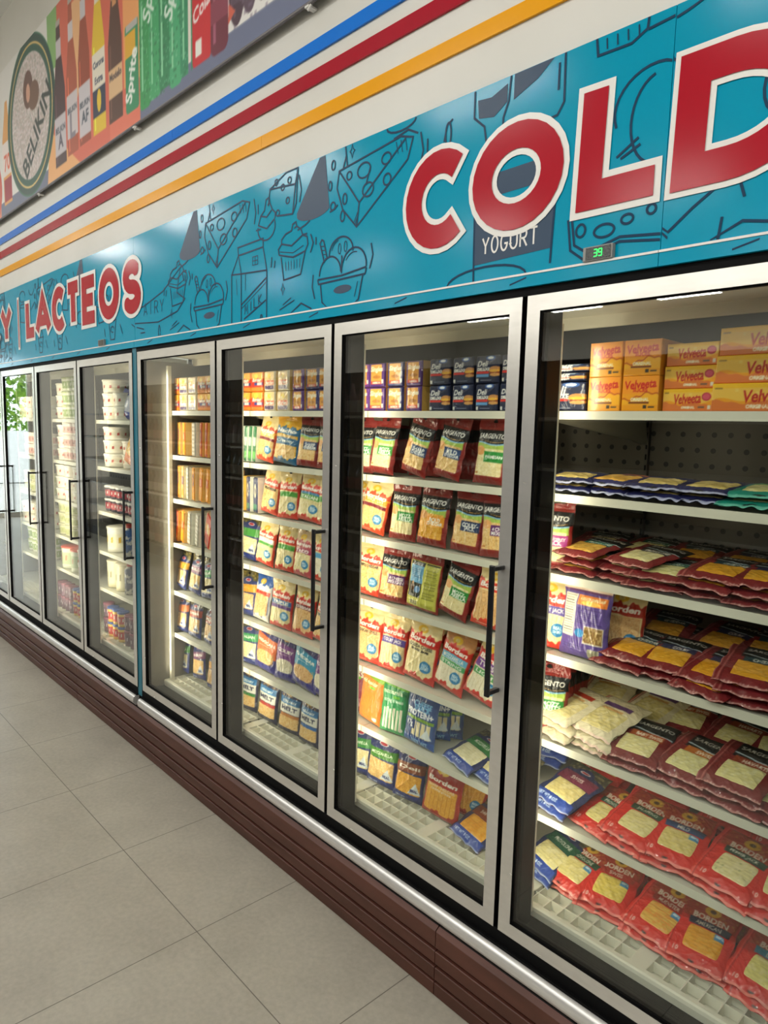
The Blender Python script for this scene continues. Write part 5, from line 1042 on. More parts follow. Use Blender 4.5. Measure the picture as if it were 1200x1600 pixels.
 ('P', 5, 7, 'kr_green', -2.309, 0.225, 0.139, 0, -6, -8),
 ('P', 5, 7, 'kr_purple', -2.14, 0.225, 0.157, 0, -10, -5),
 ('P', 5, 7, 'kr_yellow', -2.002, 0.225, 0.078, 0, 0, 0),
 ('P', 8, 3, 'sg_mont', -0.039, 0.195, 0.068, 0, 0, 12),
 ('P', 8, 4, 'bd_purple', -0.03, 0.195, 0.063, 0, 2, 14),
 ('P', 8, 4, 'pk_purple', 0.083, 0.195, 0.147, 0, 0, 0),
 ('P', 8, 4, 'bd_plain', 0.152, 0.27, 0.086, 0, 0, 12),
 ('P', 8, 5, 'sg_green', -0.026, 0.2, 0.053, 0, 0, 20),
 ('P', 8, 5, 'sg_plain', -0.016, 0.23, 0.053, 0, 3, 60),
 ('P', 8, 5, 'sg_plain', -0.02, 0.27, 0.044, 0, 3, 60),
 ('P', 8, 5, 'sg_plain', -0.02, 0.31, 0.044, 0, 3, 60),
 ('F', 8, 2, 'f_navy', 0.017, 0.19, 0.118, 2, 0, 12),
 ('F', 8, 2, 'f_navy2', 0.116, 0.2, 0.13, 2, 0, -10),
 ('F', 8, 2, 'f_navy', 0.252, 0.2, 0.142, 2, 0, 8),
 ('F', 8, 2, 'f_navy', 0.371, 0.21, 0.106, 2, 0, -6),
 ('F', 8, 2, 'f_teal', 0.494, 0.2, 0.126, 2, 0, 5),
 ('F', 8, 2, 'f_navy', -0.003, 0.38, 0.115, 1, 0, -6),
 ('F', 8, 2, 'f_navy2', 0.195, 0.4, 0.109, 1, 0, 6),
 ('F', 8, 3, 'fs_teal', 0.053, 0.195, 0.145, 3, 0, -6),
 ('F', 8, 3, 'fs_pale', 0.191, 0.2, 0.14, 3, 0, -12),
 ('F', 8, 3, 'fs_green', 0.292, 0.185, 0.115, 2, 0, 5),
 ('F', 8, 3, 'fs_gold', 0.406, 0.185, 0.119, 3, 0, -4),
 ('F', 8, 3, 'fs_gold2', 0.53, 0.18, 0.126, 3, 0, 6),
 ('F', 8, 3, 'fs_pale', -0.004, 0.38, 0.106, 2, 0, 8),
 ('F', 8, 3, 'fs_green', 0.122, 0.4, 0.107, 2, 0, -8),
 ('F', 8, 3, 'fs_gold', 0.269, 0.39, 0.104, 2, 0, 8),
 ('F', 8, 3, 'fs_gold2', 0.389, 0.4, 0.111, 2, 0, -5),
 ('F', 8, 4, 'fs_gold', 0.196, 0.195, 0.127, 2, 0, -6),
 ('F', 8, 4, 'fs_gold2', 0.3, 0.2, 0.114, 2, 0, 5),
 ('F', 8, 4, 'fs_gold3', 0.413, 0.185, 0.129, 2, 0, -8),
 ('F', 8, 4, 'fs_gold', 0.527, 0.185, 0.116, 3, 0, 6),
 ('F', 8, 4, 'fs_gold', 0.224, 0.37, 0.11, 2, 0, 8),
 ('F', 8, 4, 'fs_gold2', 0.355, 0.38, 0.108, 2, 0, -8),
 ('F', 8, 4, 'fs_gold', 0.474, 0.39, 0.091, 2, 0, 6),
 ('F', 8, 5, 'fw', 0.007, 0.2, 0.131, 3, 0, -14),
 ('F', 8, 5, 'fw2', 0.133, 0.195, 0.137, 3, 0, -10),
 ('F', 8, 5, 'fs_baby', 0.252, 0.185, 0.125, 2, 0, 4),
 ('F', 8, 5, 'fs_swiss', 0.374, 0.185, 0.129, 2, 0, -8),
 ('F', 8, 5, 'fs_prov', 0.497, 0.18, 0.13, 3, 0, -4),
 ('F', 8, 5, 'fs_swiss', 0.611, 0.18, 0.111, 2, 0, 5),
 ('F', 8, 5, 'fw', 0.05, 0.37, 0.117, 2, 0, 8),
 ('F', 8, 5, 'fw2', 0.177, 0.36, 0.106, 2, 0, -10),
 ('F', 8, 5, 'fs_baby', 0.288, 0.38, 0.116, 2, 0, 8),
 ('F', 8, 5, 'fs_prov', 0.416, 0.38, 0.105, 2, 0, -6),
 ('F', 8, 5, 'fs_swiss', 0.528, 0.38, 0.104, 2, 0, 8),
 ('F', 8, 6, 'fk_swiss', 0.013, 0.195, 0.135, 2, 0, -14),
 ('F', 8, 6, 'fr_green', 0.134, 0.195, 0.14, 1, 0, -14),
 ('F', 8, 6, 'fr_green2', 0.25, 0.185, 0.14, 2, 0, -8),
 ('F', 8, 6, 'fr_navy', 0.37, 0.185, 0.124, 2, 0, 4),
 ('F', 8, 6, 'fr_dark', 0.496, 0.18, 0.129, 2, 0, -8),
 ('F', 8, 6, 'fr_green2', 0.619, 0.18, 0.136, 2, 0, 5),
 ('F', 8, 6, 'fk_navy', -0.132, 0.37, 0.117, 2, 0, 8),
 ('F', 8, 6, 'fr_green', 0.071, 0.36, 0.117, 2, 0, -10),
 ('F', 8, 6, 'fr_navy', 0.26, 0.37, 0.112, 2, 0, 8),
 ('F', 8, 6, 'fr_dark', 0.425, 0.37, 0.115, 2, 0, -6),
 ('F', 8, 6, 'fr_green', 0.557, 0.37, 0.118, 2, 0, 6),
 ('F', 8, 7, 'fk_prov', -0.05, 0.238, 0.079, 2, 0, -20),
 ('F', 8, 7, 'fr_green', 0.041, 0.223, 0.146, 2, 0, -10),
 ('F', 8, 7, 'fr_swiss', 0.183, 0.218, 0.153, 2, 0, 6),
 ('F', 8, 7, 'fr_muen', 0.321, 0.213, 0.12, 2, 0, -8),
 ('F', 8, 7, 'fr_amer', 0.449, 0.213, 0.136, 2, 0, 5),
 ('F', 8, 7, 'fr_light', 0.585, 0.208, 0.138, 2, 0, -6),
 ('F', 8, 7, 'fr_muen', 0.114, 0.398, 0.127, 1, 0, 8),
 ('F', 8, 7, 'fr_swiss', 0.293, 0.398, 0.131, 1, 0, -6),
 ('F', 8, 7, 'fr_green', 0.459, 0.398, 0.132, 1, 0, 5),
 ('F', 7, 6, 'fk_mozz', -0.346, 0.2, 0.18, 1, 0, -18),
 ('F', 7, 6, 'fk_blue', -0.205, 0.19, 0.139, 1, 0, -14),
 ('F', 7, 7, 'fk_ched', -0.304, 0.208, 0.17, 1, 0, -14),
 ('F', 7, 7, 'fk_prov', -0.209, 0.228, 0.142, 1, 0, 8),
]
# ------------------------------------------------------------------ package shapes
def wr(U, V, seed, k=1.0):
    r = np.random.RandomState(seed); o = np.zeros_like(U)
    for i in range(7):
        a, b, p = r.uniform(-9, 9), r.uniform(-11, 11), r.uniform(0, 6.28)
        o += (1 - np.abs(np.sin(a * U + b * V + p + .7 * np.sin(3 * V + i)))) ** 3 * r.uniform(.3, 1)
    return o / 3.5 * k
POUCH = {}
def pouch_meshes(des, w, dr, variant):
    key = (des, round(w, 2), dr, variant)
    if key in POUCH: return POUCH[key]
    fn, h, t, desc = PD[des]; A = fn(w, RES[dr]); Cc = A.verts(); H, Wd = Cc.shape[:2]
    def surf(nx, nz, sgn, sc):
        U, V = np.meshgrid(np.linspace(-1, 1, nx), np.linspace(0, 1, nz))
        prof = np.clip(V / .10, 0, 1) ** .55 * (1 - .25 * V) * np.clip((.86 - V) / .16, 0, 1) ** .8
        b = t / 2 * (np.clip(1 - np.abs(U) ** 3.2, 0, 1)) ** .75 * prof
        n = wr(U, V, variant * 7 + 3) * .0058 * (np.clip(1 - np.abs(U) ** 6, 0, 1)) * (.35 + prof) * np.clip(V / .05, 0, 1)
        hd = .0022 * np.sin(U * 5 + variant) * np.clip((V - .82) / .1, 0, 1)
        X = U * w / 2 * (1 - .05 * np.sin(math.pi * np.clip(V, 0, .86) / .86)) + .0018 * np.sin(V * 23 + variant) * np.abs(U) ** 8
        Y = -sgn * (b + n) * sc + hd - (0.0006 if sgn > 0 else -0.0006)
        return np.stack([X, Y, V * h + 0 * U], -1)
    Pf = surf(Wd, H, 1, 1.0); ks = int(H * .86)
    bx, bz = 9, 14; Pb = surf(bx, bz, -1, .7); Cb = np.zeros((bz, bx, 3)) + Cc[H // 20, Wd // 2]
    Pb[:, 0, 0] = -w / 2 * (1 - .05 * np.sin(math.pi * np.clip(np.linspace(0, 1, bz), 0, .86) / .86)); Pb[:, -1, 0] = -Pb[:, 0, 0]
    body = grid_mesh('body', Pf[:ks + 1], Cc[:ks + 1], [M_film], [(Pb, Cb, True)])
    head = grid_mesh('header', Pf[ks:] + np.array([0, -.0004, 0]), Cc[ks:], [M_film])
    # hang hole: a dark slot lying on the header
    POUCH[key] = (body, head, h); return POUCH[key]
SLOT = None
def slot_mesh():
    global SLOT
    if SLOT is None:
        m = MB(); m.poly([(.009 * math.cos(a), .0035 * math.sin(a) + (.004 if abs(math.cos(a)) < .4 and math.sin(a) > 0 else 0)) for a in [i * .3927 for i in range(16)]], 0); SLOT = bpy.data.meshes.new('hang_slot'); SLOT.from_pydata(m.v, [], m.f); SLOT.materials.append(M_hole)
    return SLOT
def lab(desc, where): 
    t = (desc + ', ' + where).split()
    return ' '.join(t[:16]).rstrip(',')
DOORN = {8: 'rightmost door', 7: 'second door from right', 6: 'third door from right', 5: 'fourth door from right'}
SHN = {1: 'top', 2: 'second', 3: 'third', 4: 'fourth', 5: 'fifth', 6: 'sixth', 7: 'bottom'}
ORD = ['first', 'second', 'third', 'fourth', 'fifth', 'sixth', 'seventh', 'eighth', 'ninth', 'tenth', 'eleventh', 'twelfth']
def rot(roll, yaw, lean): return (Matrix.Rotation(math.radians(yaw), 3, 'Z') @ Matrix.Rotation(math.radians(roll), 3, 'Y') @ Matrix.Rotation(math.radians(-lean), 3, 'X')).to_euler()
def put_pouch(des, dr, sh, x, y, w, roll, yaw, label, group):
    variant = abs(int(x * 1000)) % 5
    body, head, h = pouch_meshes(des, w, dr, variant)
    z = F + S8[sh] + .002 + abs(math.sin(math.radians(roll))) * w / 2
    e = bpy.data.objects.new('cheese_bag', body); COL.objects.link(e)
    lean = 5 + (variant % 3); e.location = (x, y + .018, z); e.rotation_euler = rot(roll, yaw, lean)
    c = bpy.data.objects.new('header', head); COL.objects.link(c); c.parent = e
    s = bpy.data.objects.new('hang_slot', slot_mesh()); COL.objects.link(s); s.parent = c; s.location = (0, -.0045, h * .945)
    return tag(e, label, 'cheese bag', group)
# box-like packs: printed front sheet, plain wrap around it, softly rounded
BOXC = {}
def block_mesh(key, art, w, h, d, side, mt, rnd_=.004):
    if key in BOXC: return BOXC[key]
    Cc = art.verts(); H, Wd = Cc.shape[:2]
    U, V = np.meshgrid(np.linspace(-1, 1, Wd), np.linspace(-1, 1, H))
    k = np.clip((np.abs(U) - (1 - 2 * rnd_ / w)) / (2 * rnd_ / w), 0, 1); q = np.clip((np.abs(V) - (1 - 2 * rnd_ / h)) / (2 * rnd_ / h), 0, 1)
    Y = rnd_ * (1 - np.sqrt(np.clip(1 - np.clip(k ** 2 + q ** 2, 0, 1), 0, 1)))
    P = np.stack([U * w / 2, Y, (V + 1) * h / 2], -1)
    sc = np.array(lin(side)); ex = []
    def quad(a, b, c, e): return (np.array([[a, b], [e, c]], float), np.zeros((2, 2, 3)) + sc, False)
    x0, x1, y0, y1 = -w / 2, w / 2, rnd_, d
    ex += [quad((x1, y0, 0), (x1, y1, 0), (x1, y1, h), (x1, y0, h)), quad((x0, y1, 0), (x0, y0, 0), (x0, y0, h), (x0, y1, h)), quad((x0, y0, h), (x1, y0, h), (x1, y1, h), (x0, y1, h)), quad((x0, y1, 0), (x1, y1, 0), (x1, y0, 0), (x0, y0, 0)), quad((x1, y1, 0), (x0, y1, 0), (x0, y1, h), (x1, y1, h))]
    BOXC[key] = grid_mesh('body', P, Cc, [mt], ex, smooth=False); return BOXC[key]
def put_block(name, me, x, y, z, yaw, label, cat, group, roll=0):
    o = bpy.data.objects.new(name, me); COL.objects.link(o); o.location = (x, y, z); o.rotation_euler = rot(roll, yaw, 0)
    return tag(o, label, cat, group)
# flat slice packs
FLATC = {}
def flat_meshes(des, w, variant):
    key = (des, round(w, 2), variant)
    if key in FLATC: return FLATC[key]
    kind, cc, desc = FLT[des]; d = .182; t = .019; A = a_flat(w, d, .0021, kind); red = kind[0] == 'r'
    cx0, cx1, cy0, cy1 = ((.27, .88, .17, .56) if red else (.22, .86, .12, .52) if kind[0] == 's' else (.13, .9, .16, .53) if kind[0] == 'n' else (.2, .88, .12, .62))
    Cc = A.verts(); H, Wd = Cc.shape[:2]
    def surf(nx, nz, sgn, sc):
        U, V = np.meshgrid(np.linspace(-1, 1, nx), np.linspace(0, 1, nz)); W = 2 * V - 1
        b = t / 2 * np.clip((1 - np.abs(U) ** 4), 0, 1) ** .8 * np.clip((1 - np.abs(W) ** 4), 0, 1) ** .8
        n = wr(U, W, variant * 5 + 11) * .0035 * np.clip(1 - np.abs(U) ** 8, 0, 1)
        rr_ = np.random.RandomState(variant * 13 + len(des)); ph = rr_.uniform(0, 6, 6); fq = rr_.uniform(2, 19, 6)
        wob = sum(np.sin(U * fq[i] + ph[i]) / (1 + i) for i in range(6)); wo2 = sum(np.sin(V * fq[i] * 1.4 + ph[5 - i] + np.sign(U)) / (1 + i) for i in range(6))
        rim = (np.clip((.08 - V) / .08, 0, 1)) * .0020 * wob + np.clip((np.abs(U) - .85) / .15, 0, 1) * .0015 * wo2
        droop = -.0045 * np.clip((.12 - V) / .12, 0, 1)
        X = U * w / 2 + .0015 * np.sin(V * 19 + variant) * np.abs(U) ** 9; Yp = V * d + .0015 * np.sin(U * 9 + variant) * (1 - V) ** 6
        return np.stack([X, Yp, sgn * (b + (n if sgn > 0 else 0)) * sc + rim + droop + t / 2 + (.0005 if sgn > 0 else -.0005)], -1)
    Pf = surf(Wd, H, 1, 1); Pb = surf(12, 10, -1, .8); Cb = np.zeros((10, 12, 3)) + Cc[int(H * .6), int(Wd * .17)] * .8
    body = grid_mesh('body', Pf, Cc, [M_film], [(Pb, Cb, True)])
    # the stack of slices bulging in the window
    nx, nz = 34, 26; rb = .25 if red else .08
    B = Art(w * (cx1 - cx0), d * (cy1 - cy0), w * (cx1 - cx0) / (nx * 1.0), cc[0]); rr = np.random.RandomState(3)
    for k in range(7): B.rect(0, .06 + k * .135, 1, .085 + k * .135, [v * .86 for v in C3(cc[0])])
    if des == 'fr_muen':
        for k in range(9): B.rect(0, .05 + k * .11, 1, .075 + k * .11, 'E2842E')
    if des == 'fr_dark': B.fleck(0, 0, 1, 1, '5A6A3A', .05, 3)
    B.fleck(0, 0, 1, 1, cc[1], .3, 6)
    if red and kind[3]: B.poly([(.72, .72), (1, .72), (1, 1), (.72, 1)], '2C7FB4'); B.text('REAL', .86, .88, .22, 'CFE6F2', .03)
    Bc = B.verts(); h2, w2 = Bc.shape[:2]; U, V = np.meshgrid(np.linspace(-1, 1, w2), np.linspace(-1, 1, h2))
    f = np.sqrt(np.clip(1 - rb * np.clip(np.minimum(np.abs(U) ** 6, 1) * np.abs(V) ** 4, 0, 1), 0, 1))
    u0 = (cx0 + cx1) - 1 + U * (cx1 - cx0) * f; v0 = (cy0 + cy1) / 2 + V * (cy1 - cy0) / 2 * f
    W_2 = 2 * v0 - 1
    b = t / 2 * np.clip((1 - np.abs(u0) ** 4), 0, 1) ** .8 * np.clip((1 - np.abs(W_2) ** 4), 0, 1) ** .8 + wr(u0, W_2, variant * 5 + 11) * .0035 * np.clip(1 - np.abs(u0) ** 8, 0, 1)
    edge = np.maximum(np.abs(U), np.abs(V)) ** 10
    P = np.stack([u0 * w / 2, v0 * d, b + t / 2 + .0028 * (1 - edge) - .0012 * edge], -1)
    sl = grid_mesh('cheese_slices', P, Bc, [M_film])
    FLATC[key] = (body, sl); return FLATC[key]
def put_flat(des, x, y, z, w, yaw, tilt, variant, label, group):
    body, sl = flat_meshes(des, w, variant)
    o = bpy.data.objects.new('sliced_cheese_pack', body); COL.objects.link(o); o.location = (x, y - .008, z)
    o.rotation_euler = (math.radians(tilt), 0, math.radians(yaw)); c = bpy.data.objects.new('cheese_slices', sl); COL.objects.link(c); c.parent = o
    return tag(o, label, 'cheese pack', group)
# ------------------------------------------------------------------ stock the right-hand case
rnd = random.Random(11); cnt = {}
TILT = {2: 4, 3: 8, 4: 13, 5: 15, 6: 19, 7: 22}
for (tg, dr, sh, des, x, y, w, hn, roll, yaw) in ITEMS:
    key = (dr, sh, tg); cnt[key] = cnt.get(key, 0) + 1; n = cnt[key]
    where = '%s on %s shelf, %s' % (ORD[n - 1], SHN[sh], DOORN[dr])
    if tg == 'B':
        hh = .082; w = max(w - .003, .074 if dr >= 7 else .078); fn, desc, side = BX[des]
        for lv in range(2):
            me = block_mesh((des, round(w, 2), dr), fn(w, hh, RES[dr]), w, hh, .11, side, M_film, .007)
            put_block('cheese_singles', me, x, y, F + S8[sh] + .001 + lv * (hh + .0012), rnd.uniform(-4, 4), lab(desc, '%s from left, %s layer, %s' % (ORD[n - 1], ('lower', 'upper')[lv], DOORN[dr])), 'cheese', 'stacked cheese singles on the top shelves')
    elif tg == 'P' and des in TH:
        cols, hh, desc = TH[des]; w = max(w * .8, .03)
        me = block_mesh((des, round(w, 2), dr), a_thin(w, hh, .004, cols), w, hh, .15, cols[1], M_film, .006)
        put_block('snack_pack', me, x, y, F + S8[sh] + .002 + abs(math.sin(math.radians(roll))) * w / 2, -14 + yaw, lab(desc, where), 'snack pack', 'narrow packs standing on edge', roll)
    elif tg == 'P':
        w = min(max(w, .122 if dr >= 6 else .115), .172)
        put_pouch(des, dr, sh, x, y, w, roll, yaw, lab(PD[des][3], where), 'cheese bags on %s shelf' % SHN[sh])
    else:
        w = .150 if dr == 8 else .165
        z = F + S8[sh]; nl = int(hn)
        for lv in range(nl):
            lv_ = ('lowest', 'middle', 'topmost')[lv] if nl == 3 else (('lower', 'topmost')[lv] if nl == 2 else 'lone')
            put_flat(des, x + rnd.uniform(-.010, .010) * (lv < nl - 1 or 1), y + rnd.uniform(-.006, .010) - (0 if lv == nl - 1 else .004), z + .004 + lv * .0225 + (.10 * math.tan(math.radians(TILT[sh])) if y > .3 else 0), w, yaw + rnd.uniform(-6, 6) * (lv < nl - 1), TILT[sh] - 2.5 * (nl - 1 - lv) if TILT[sh] > 6 else TILT[sh], rnd.randrange(5),
                     lab(FLT[des][2], '%s in %s pile, %s shelf' % (lv_, ORD[n - 1], SHN[sh])), 'sliced cheese packs piled on %s shelf' % SHN[sh])
# processed cheese boxes on the top right shelf
def velv(x, y, lv, w, h, d, kind, yaw, label):
    me = block_mesh(('velv', kind, w), a_velv(w, h, .0018, kind), w, h, d, 'F0A626', M_card, .0015)
    put_block('cheese_box', me, x, y, F + 1.4245 + lv * (h + .0008), yaw, label, 'box', 'yellow cheese boxes on the top shelf')
for lv in range(2):
    for i, x in enumerate((.112, .211)):
        velv(x, .192, lv, .094, .087, .13, 0, (-3, 2)[i], '%s small orange square cheese box, %s of two, rightmost door' % (('left', 'right')[i], ('lower', 'upper')[lv]))
for lv in range(3):
    velv(.327, .20 + .004 * lv, lv, .122, .053, .12, 1, (-2, 1, 0)[lv], '%s yellow cheese loaf box with round red seal, in the middle stack' % ('lowest', 'middle', 'topmost')[lv])
for lv in range(3):
    velv(.485, .190 + .006 * lv, lv, .190, .062, .11, 2, (3, 0, -3)[lv], '%s large yellow cheese loaf box at the right edge' % ('lowest', 'middle', 'topmost')[lv])
for lv in range(2):
    me = block_mesh(('delibig', lv), a_deli(.13, .078 if lv == 0 else .022, .002, k=1), .13, .078 if lv == 0 else .022, .12, '1B2443', M_film, .006)
    put_block('cheese_pack', me, -.008, .192 + .0 * lv, F + 1.4245 + (0, .080)[lv], (4, -3)[lv], ('large navy deli slices pack with sandwich picture beside orange boxes', 'flat navy slices pack lying on the large navy deli pack')[lv], 'cheese pack', None)
me = BOXC[('delibig', 1)]; put_block('cheese_pack', me, -.006, .200, F + 1.4245 + .104, 5, 'topmost flat navy slices pack above the large navy deli pack', 'cheese pack', None)

# ------------------------------------------------------------------ the far case: tubs, cartons, bottles, bags
TC = {}
def tub_parts(kind):
    if kind in TC: return TC[kind]
    r0, r1, h, cb, cl, cband = kind
    m = MB(); m.lathe([(0, 0), (r0, 0), (r0 + (r1 - r0) * .2, h * .2), (r0 + (r1 - r0) * .75, h * .75), (r1, h * .96)], 0, 0, 0, 28, 0)
    m.m = [1 if (len(m.m) > 0 and 28 * 2 <= i < 28 * 3) else 0 for i in range(len(m.m))]
    # printed dots round the band
    for k in range(10):
        a = k * .628; rr = (r0 + r1) / 2 + .0012; m.add([(rr * math.cos(a + q), rr * math.sin(a + q), h * .5 + z_) for q, z_ in ((-.09, -h * .12), (.09, -h * .1), (.1, h * .14), (-.08, h * .1))], [(0, 1, 2, 3)], 2)
    b = m.build('tub_body', [mat('tub_white', cb, .35), mat('tub_band', cband[0], .35), mat('tub_print', cband[1], .4)])
    m = MB(); m.lathe([(r1, -.003), (r1 * 1.04, 0), (r1 * 1.04, .008), (r1 * .98, .010), (0, .0105)], 0, 0, h * .96, 28); l = m.build('lid', mat('tub_lid', cl, .35))
    for o in (b, l): COL.objects.unlink(o)
    TC[kind] = (b.data, l.data, h * .96 + .011); bpy.data.objects.remove(b); bpy.data.objects.remove(l); return TC[kind]
def tub(kind, x, y, z, label, group, name='tub'):
    b, l, hh = tub_parts(kind); o = bpy.data.objects.new(name, b); COL.objects.link(o); o.location = (x, y, z); o.rotation_euler = (0, 0, rnd.uniform(0, 6)); c = bpy.data.objects.new('lid', l); COL.objects.link(c); c.parent = o
    tag(o, label, 'tub' if name == 'tub' else name.replace('_', ' '), group); return hh
BIG = (.070, .076, .072, 'ECE8DC', 'EFEBDF', ('E6E0CE', 'B8443A')); BUCK = (.078, .082, .150, 'EFECE0', 'F2EFE4', ('EFE9CE', 'E0B83A')); GRN = (.036, .044, .085, 'E4E6D4', 'B8C48A', ('8FA860', 'D8DCC0'))
PNK = (.038, .046, .078, 'ECE4DC', 'E9DDD4', ('D8A8A0', '8A4A4A')); DRK = (.034, .040, .07, '3A3440', 'E4E2DC', ('A8303A', 'E4E2DC')); LIM = (.05, .055, .068, 'E0DFC0', 'D8D6B4', ('C2C890', 'A8AE6A')); YEL = (.030, .034, .085, 'E9C25A', '3A5AA0', ('C83A3A', 'E6E2CE')); PUR = (.030, .034, .085, '7A5A6A', '8A4A60', ('6A4A60', 'D8CCD0'))
RBK = (.078, .082, .150, 'DCE0CC', 'D8543C', ('B8C8A0', 'C88A6A')); JUG = (.055, .058, .165, 'F0E9C8', 'F2ECD2', ('F0E9C8', 'A8A07A'))
def rowtubs(kind, xs, y, z, n, desc, name='tub'):
    for i, x in enumerate(xs):
        zz = F + z + .001
        for lv in range(n):
            zz += tub(kind, x, y, zz, lab(desc, '%s, %s' % (ORD[min(i, 11)] + ' from left', ('bottom layer', 'second layer', 'third layer')[lv])), desc + ' in the far case', name) + .0008
def can(x, y, z, h, r, cb, cc, label, group):
    e = empty('dressing_bottle', (x, y, z)); k = ('can', h, r, cb, cc)
    if k not in TC:
        m = MB(); m.lathe([(0, 0), (r, 0), (r, h * .78), (r * .55, h * .9), (r * .5, h * .9)], 0, 0, 0, 16); b = m.build('bottle_body', noise_mix(mat('bottle_print', cb, .3), 'D8D4CC', 30, 3, .5, .6)); m = MB(); m.lathe([(r * .6, h * .84), (r * .62, h), (0, h)], 0, 0, 0, 16); c = m.build('cap', mat('bottle_cap', cc, .35))
        TC[k] = (b.data, c.data); bpy.data.objects.remove(b); bpy.data.objects.remove(c)
    for nm, me in zip(('bottle_body', 'cap'), TC[k]):
        o = bpy.data.objects.new(nm, me); COL.objects.link(o); o.parent = e
    tag(e, label, 'bottle', group)
S4a = S4
for x in (-3.19, -3.03): rowtubs(BIG, [x], .26, S4[1], 3 if x < -3.1 else 2, 'white dairy tub with small red fruit print, %s stack, top shelf' % ('left' if x < -3.1 else 'right'))
rowtubs(BIG, [-3.19], .26, S4[2], 3, 'white dairy tub with red berries, left of the orange bag')
rowtubs(BIG, [-3.01], .30, S4[2], 2, 'white dairy tub behind the orange bag')
rowtubs(DRK, [-3.24 + .085 * i for i in range(7)], .24, S4[3], 2, 'small dark cup with white lid')
rowtubs(BUCK, [-3.18], .27, S4[4], 1, 'white bucket with yellow flower print', 'bucket')
rowtubs(JUG, [-3.23, -3.10], .26, S4[5], 1, 'plain cream coloured jug', 'jug')
for i in range(5): can(-2.98 + .098 * i, .24 + .01 * (i % 2), F + S4[4] + .001, .19, .034, ('2C5A9A', '28507E', '34486A', '3A5A8A', '6A7A4A')[i], 'C83A34', 'blue squeeze bottle with red cap, %s from left, fourth shelf' % ORD[i], 'blue squeeze bottles in the far case')
for i in range(5): can(-2.98 + .098 * i, .24 + .01 * (i % 2), F + S4[5] + .001, .19, .034, ('5A6078', '6A6A80', '7A6A4A', '5A5A66', '6A5044')[i], ('C83A34', 'C83A34', 'D8A83A', 'D8B04A', 'C83A34')[i], 'grey printed squeeze bottle, %s from left, fifth shelf' % ORD[i], 'grey squeeze bottles in the far case')
rowtubs(YEL, [-3.15 + .075 * i for i in range(3)], .20, S4[7], 2, 'yellow drinking yogurt with blue lid'); rowtubs(PUR, [-2.90 + .075 * i for i in range(4)], .20, S4[7], 2, 'plum drinking yogurt')
rowtubs(PUR, [-3.27], .22, S4[7], 2, 'plum drinking yogurt at the left end')
# bags in the far case
def farbag(x, y, z, w, h, t, body, mid, label, roll, yaw=0):
    A = Art(w, h, .005, body); A.rect(.08, .25, .92, .8, mid); A.fleck(.08, .25, .92, .8, 'F0EEE8', .3, 5); A.rect(0, 0, 1, .14, body)
    Cc = A.verts(); H, Wd = Cc.shape[:2]; U, V = np.meshgrid(np.linspace(-1, 1, Wd), np.linspace(0, 1, H)); b = t / 2 * np.clip(1 - np.abs(U) ** 3, 0, 1) ** .7 * np.clip(1 - np.abs(2 * V - 1) ** 5, 0, 1)
    P = np.stack([U * w / 2, -b - wr(U, V, 5) * .005 - .0005, V * h + 0 * U], -1); Pb = P.copy(); Pb[..., 1] = b * .7 + .0005
    me = grid_mesh('snack_bag', P, Cc, [M_film], [(Pb, Cc * .7, True)]); o = bpy.data.objects.new('snack_bag', me); COL.objects.link(o); o.location = (x, y, F + z + .002 + abs(math.sin(math.radians(roll))) * w / 2); o.rotation_euler = rot(roll, yaw, 8); tag(o, label, 'bag')
farbag(-2.99, .235, S4[1], .15, .17, .05, '2A3A98', 'C8CCE0', 'blue bag with silver window beside the white tubs, far case', 8, 5)
farbag(-2.83, .225, S4[1], .15, .18, .05, '28409A', 'D8DCE4', 'blue and clear bag nearest the teal strip, far case', 14, 0)
farbag(-2.90, .29, S4[1], .13, .25, .03, 'E08A4A', 'E89A5A', 'plain orange pack standing behind the blue bags', 3, 0)
farbag(-2.93, .225, S4[2], .15, .235, .04, 'EE7A2A', 'E8B03A', 'tilted bright orange bag on the second shelf, far case', 20, 0)
farbag(-2.79, .215, S4[2], .15, .19, .04, '9AA2A0', 'E8ECEA', 'silver and grey bag right of the bright orange bag', 22, 0)
# third door from the left
rowtubs(BIG, [-4.01], .26, S4[1], 3, 'plain white tub at the left, top shelf, far door'); rowtubs(GRN, [-3.91 + .092 * i for i in range(4)], .23, S4[1], 3, 'green labelled cup on the top shelf')
rowtubs(BIG, [-4.01], .26, S4[2], 3, 'plain white tub at the left, second shelf, far door'); rowtubs(PNK, [-3.91 + .095 * i for i in range(4)], .23, S4[2], 3, 'rose printed cup on the second shelf')
rowtubs(BIG, [-4.03, -3.87, -3.71], .25, S4[3], 3, 'white tub with grey print, third shelf'); rowtubs(LIM, [-4.04, -3.92, -3.80], .24, S4[4], 3, 'pale lime tub')
rowtubs(DRK, [-3.69, -3.60], .23, S4[4], 2, 'dark red cup right of the lime tubs'); rowtubs(RBK, [-3.98, -3.80], .26, S4[5], 1, 'pale green bucket with red lid', 'bucket'); rowtubs(PNK, [-3.66, -3.56], .22, S4[5], 2, 'rose printed cup beside the red lidded bucket')
rowtubs(PUR, [-4.06 + .075 * i for i in range(4)], .20, S4[7], 2, 'plum drinking yogurt behind the third door'); rowtubs(YEL, [-3.75 + .075 * i for i in range(3)], .20, S4[7], 2, 'yellow drinking yogurt behind the third door')
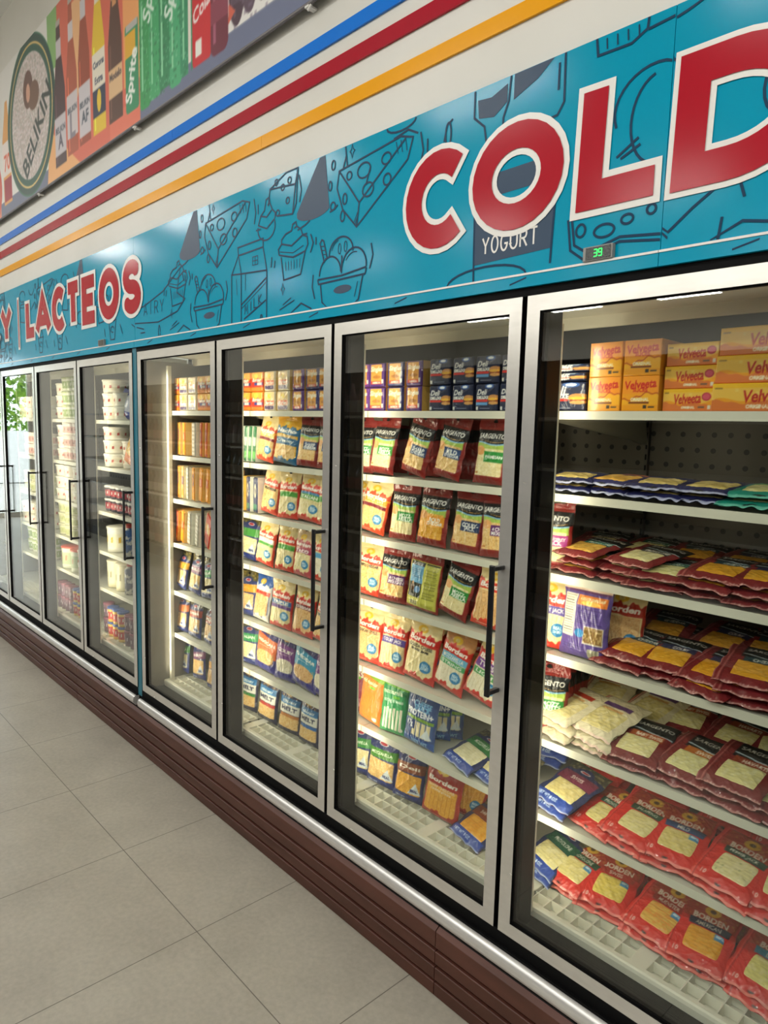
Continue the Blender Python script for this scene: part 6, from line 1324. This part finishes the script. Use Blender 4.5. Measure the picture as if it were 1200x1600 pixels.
for s_, kd, nm in ((1, BIG, 'white'), (2, PNK, 'rose printed'), (3, LIM, 'pale lime'), (4, BIG, 'white grey-printed'), (5, GRN, 'green labelled')):
    rowtubs(kd, [-4.84 + i * (.16 if kd in (BIG, LIM) else .10) for i in range(4 if kd in (BIG, LIM) else 6)], .25, S4[s_], 2, '%s tub behind the second door from left, %s shelf' % (nm, SHN[s_]))

# ------------------------------------------------------------------ opposite aisle, seen only in the door reflections
g = empty('gondola_shelf', (-5.6, -2.65, 0))
m = MB(); m.box(-10.2, 3.0, -2.98, -2.95, 0, 2.2); m.box(-10.2, 3.0, -2.95, -2.42, 0, .12); m.build('shelf_frame', mat('gondola_dark', '2C2B2D', .5), g, origin=(-5.6, -2.65, 0))
bz = [.13, .46, .79, 1.12, 1.45, 1.78]
for z in bz[1:]:
    m = MB(); m.box(-10.2, 3.0, -2.95, -2.42, z - .02, z); m.build('shelf', mat('gondola_shelf_grey', 'BDBBB5', .4), g, origin=(-5.6, -2.65, z))
tag(g, 'dark bottle shelving across the aisle, seen reflected in the door glass', 'shelving')
bk = []
for (c1, c2) in (('2A1A1C', '6A6660'), ('3A2018', '7A2A26'), ('1C2A20', '8A8880'), ('7A6A6A', 'A8A4A0')):
    b = empty('bottle', (0, -2.52, -5)); m = MB(); m.lathe([(0, 0), (.042, 0), (.042, .16), (.016, .23), (.015, .275), (0, .275)], 0, 0, 0, 12); m.build('glass_body', mat('bottle_glass', c1, .12), b, origin=(0, 0, 0)).location = (0, 0, 0)
    m = MB(); m.lathe([(.0425, .03), (.0425, .13)], 0, 0, 0, 12); m.build('paper_label', mat('bottle_label', c2, .5), b, origin=(0, 0, 0)).location = (0, 0, 0); bk.append(b)
n = 0
for si, z in enumerate(bz):
    for i in range(47):
        x = -8.2 + i * .12; src = bk[(si + i // 6) % 4]
        o = dup(src, (x, -2.49, z + .001)); tag(o, 'dark glass bottle with a pale label on the shelving across the aisle', 'bottle', 'bottles across the aisle'); n += 1
for b in bk:
    for ch in list(b.children): bpy.data.objects.remove(ch)
    bpy.data.objects.remove(b)
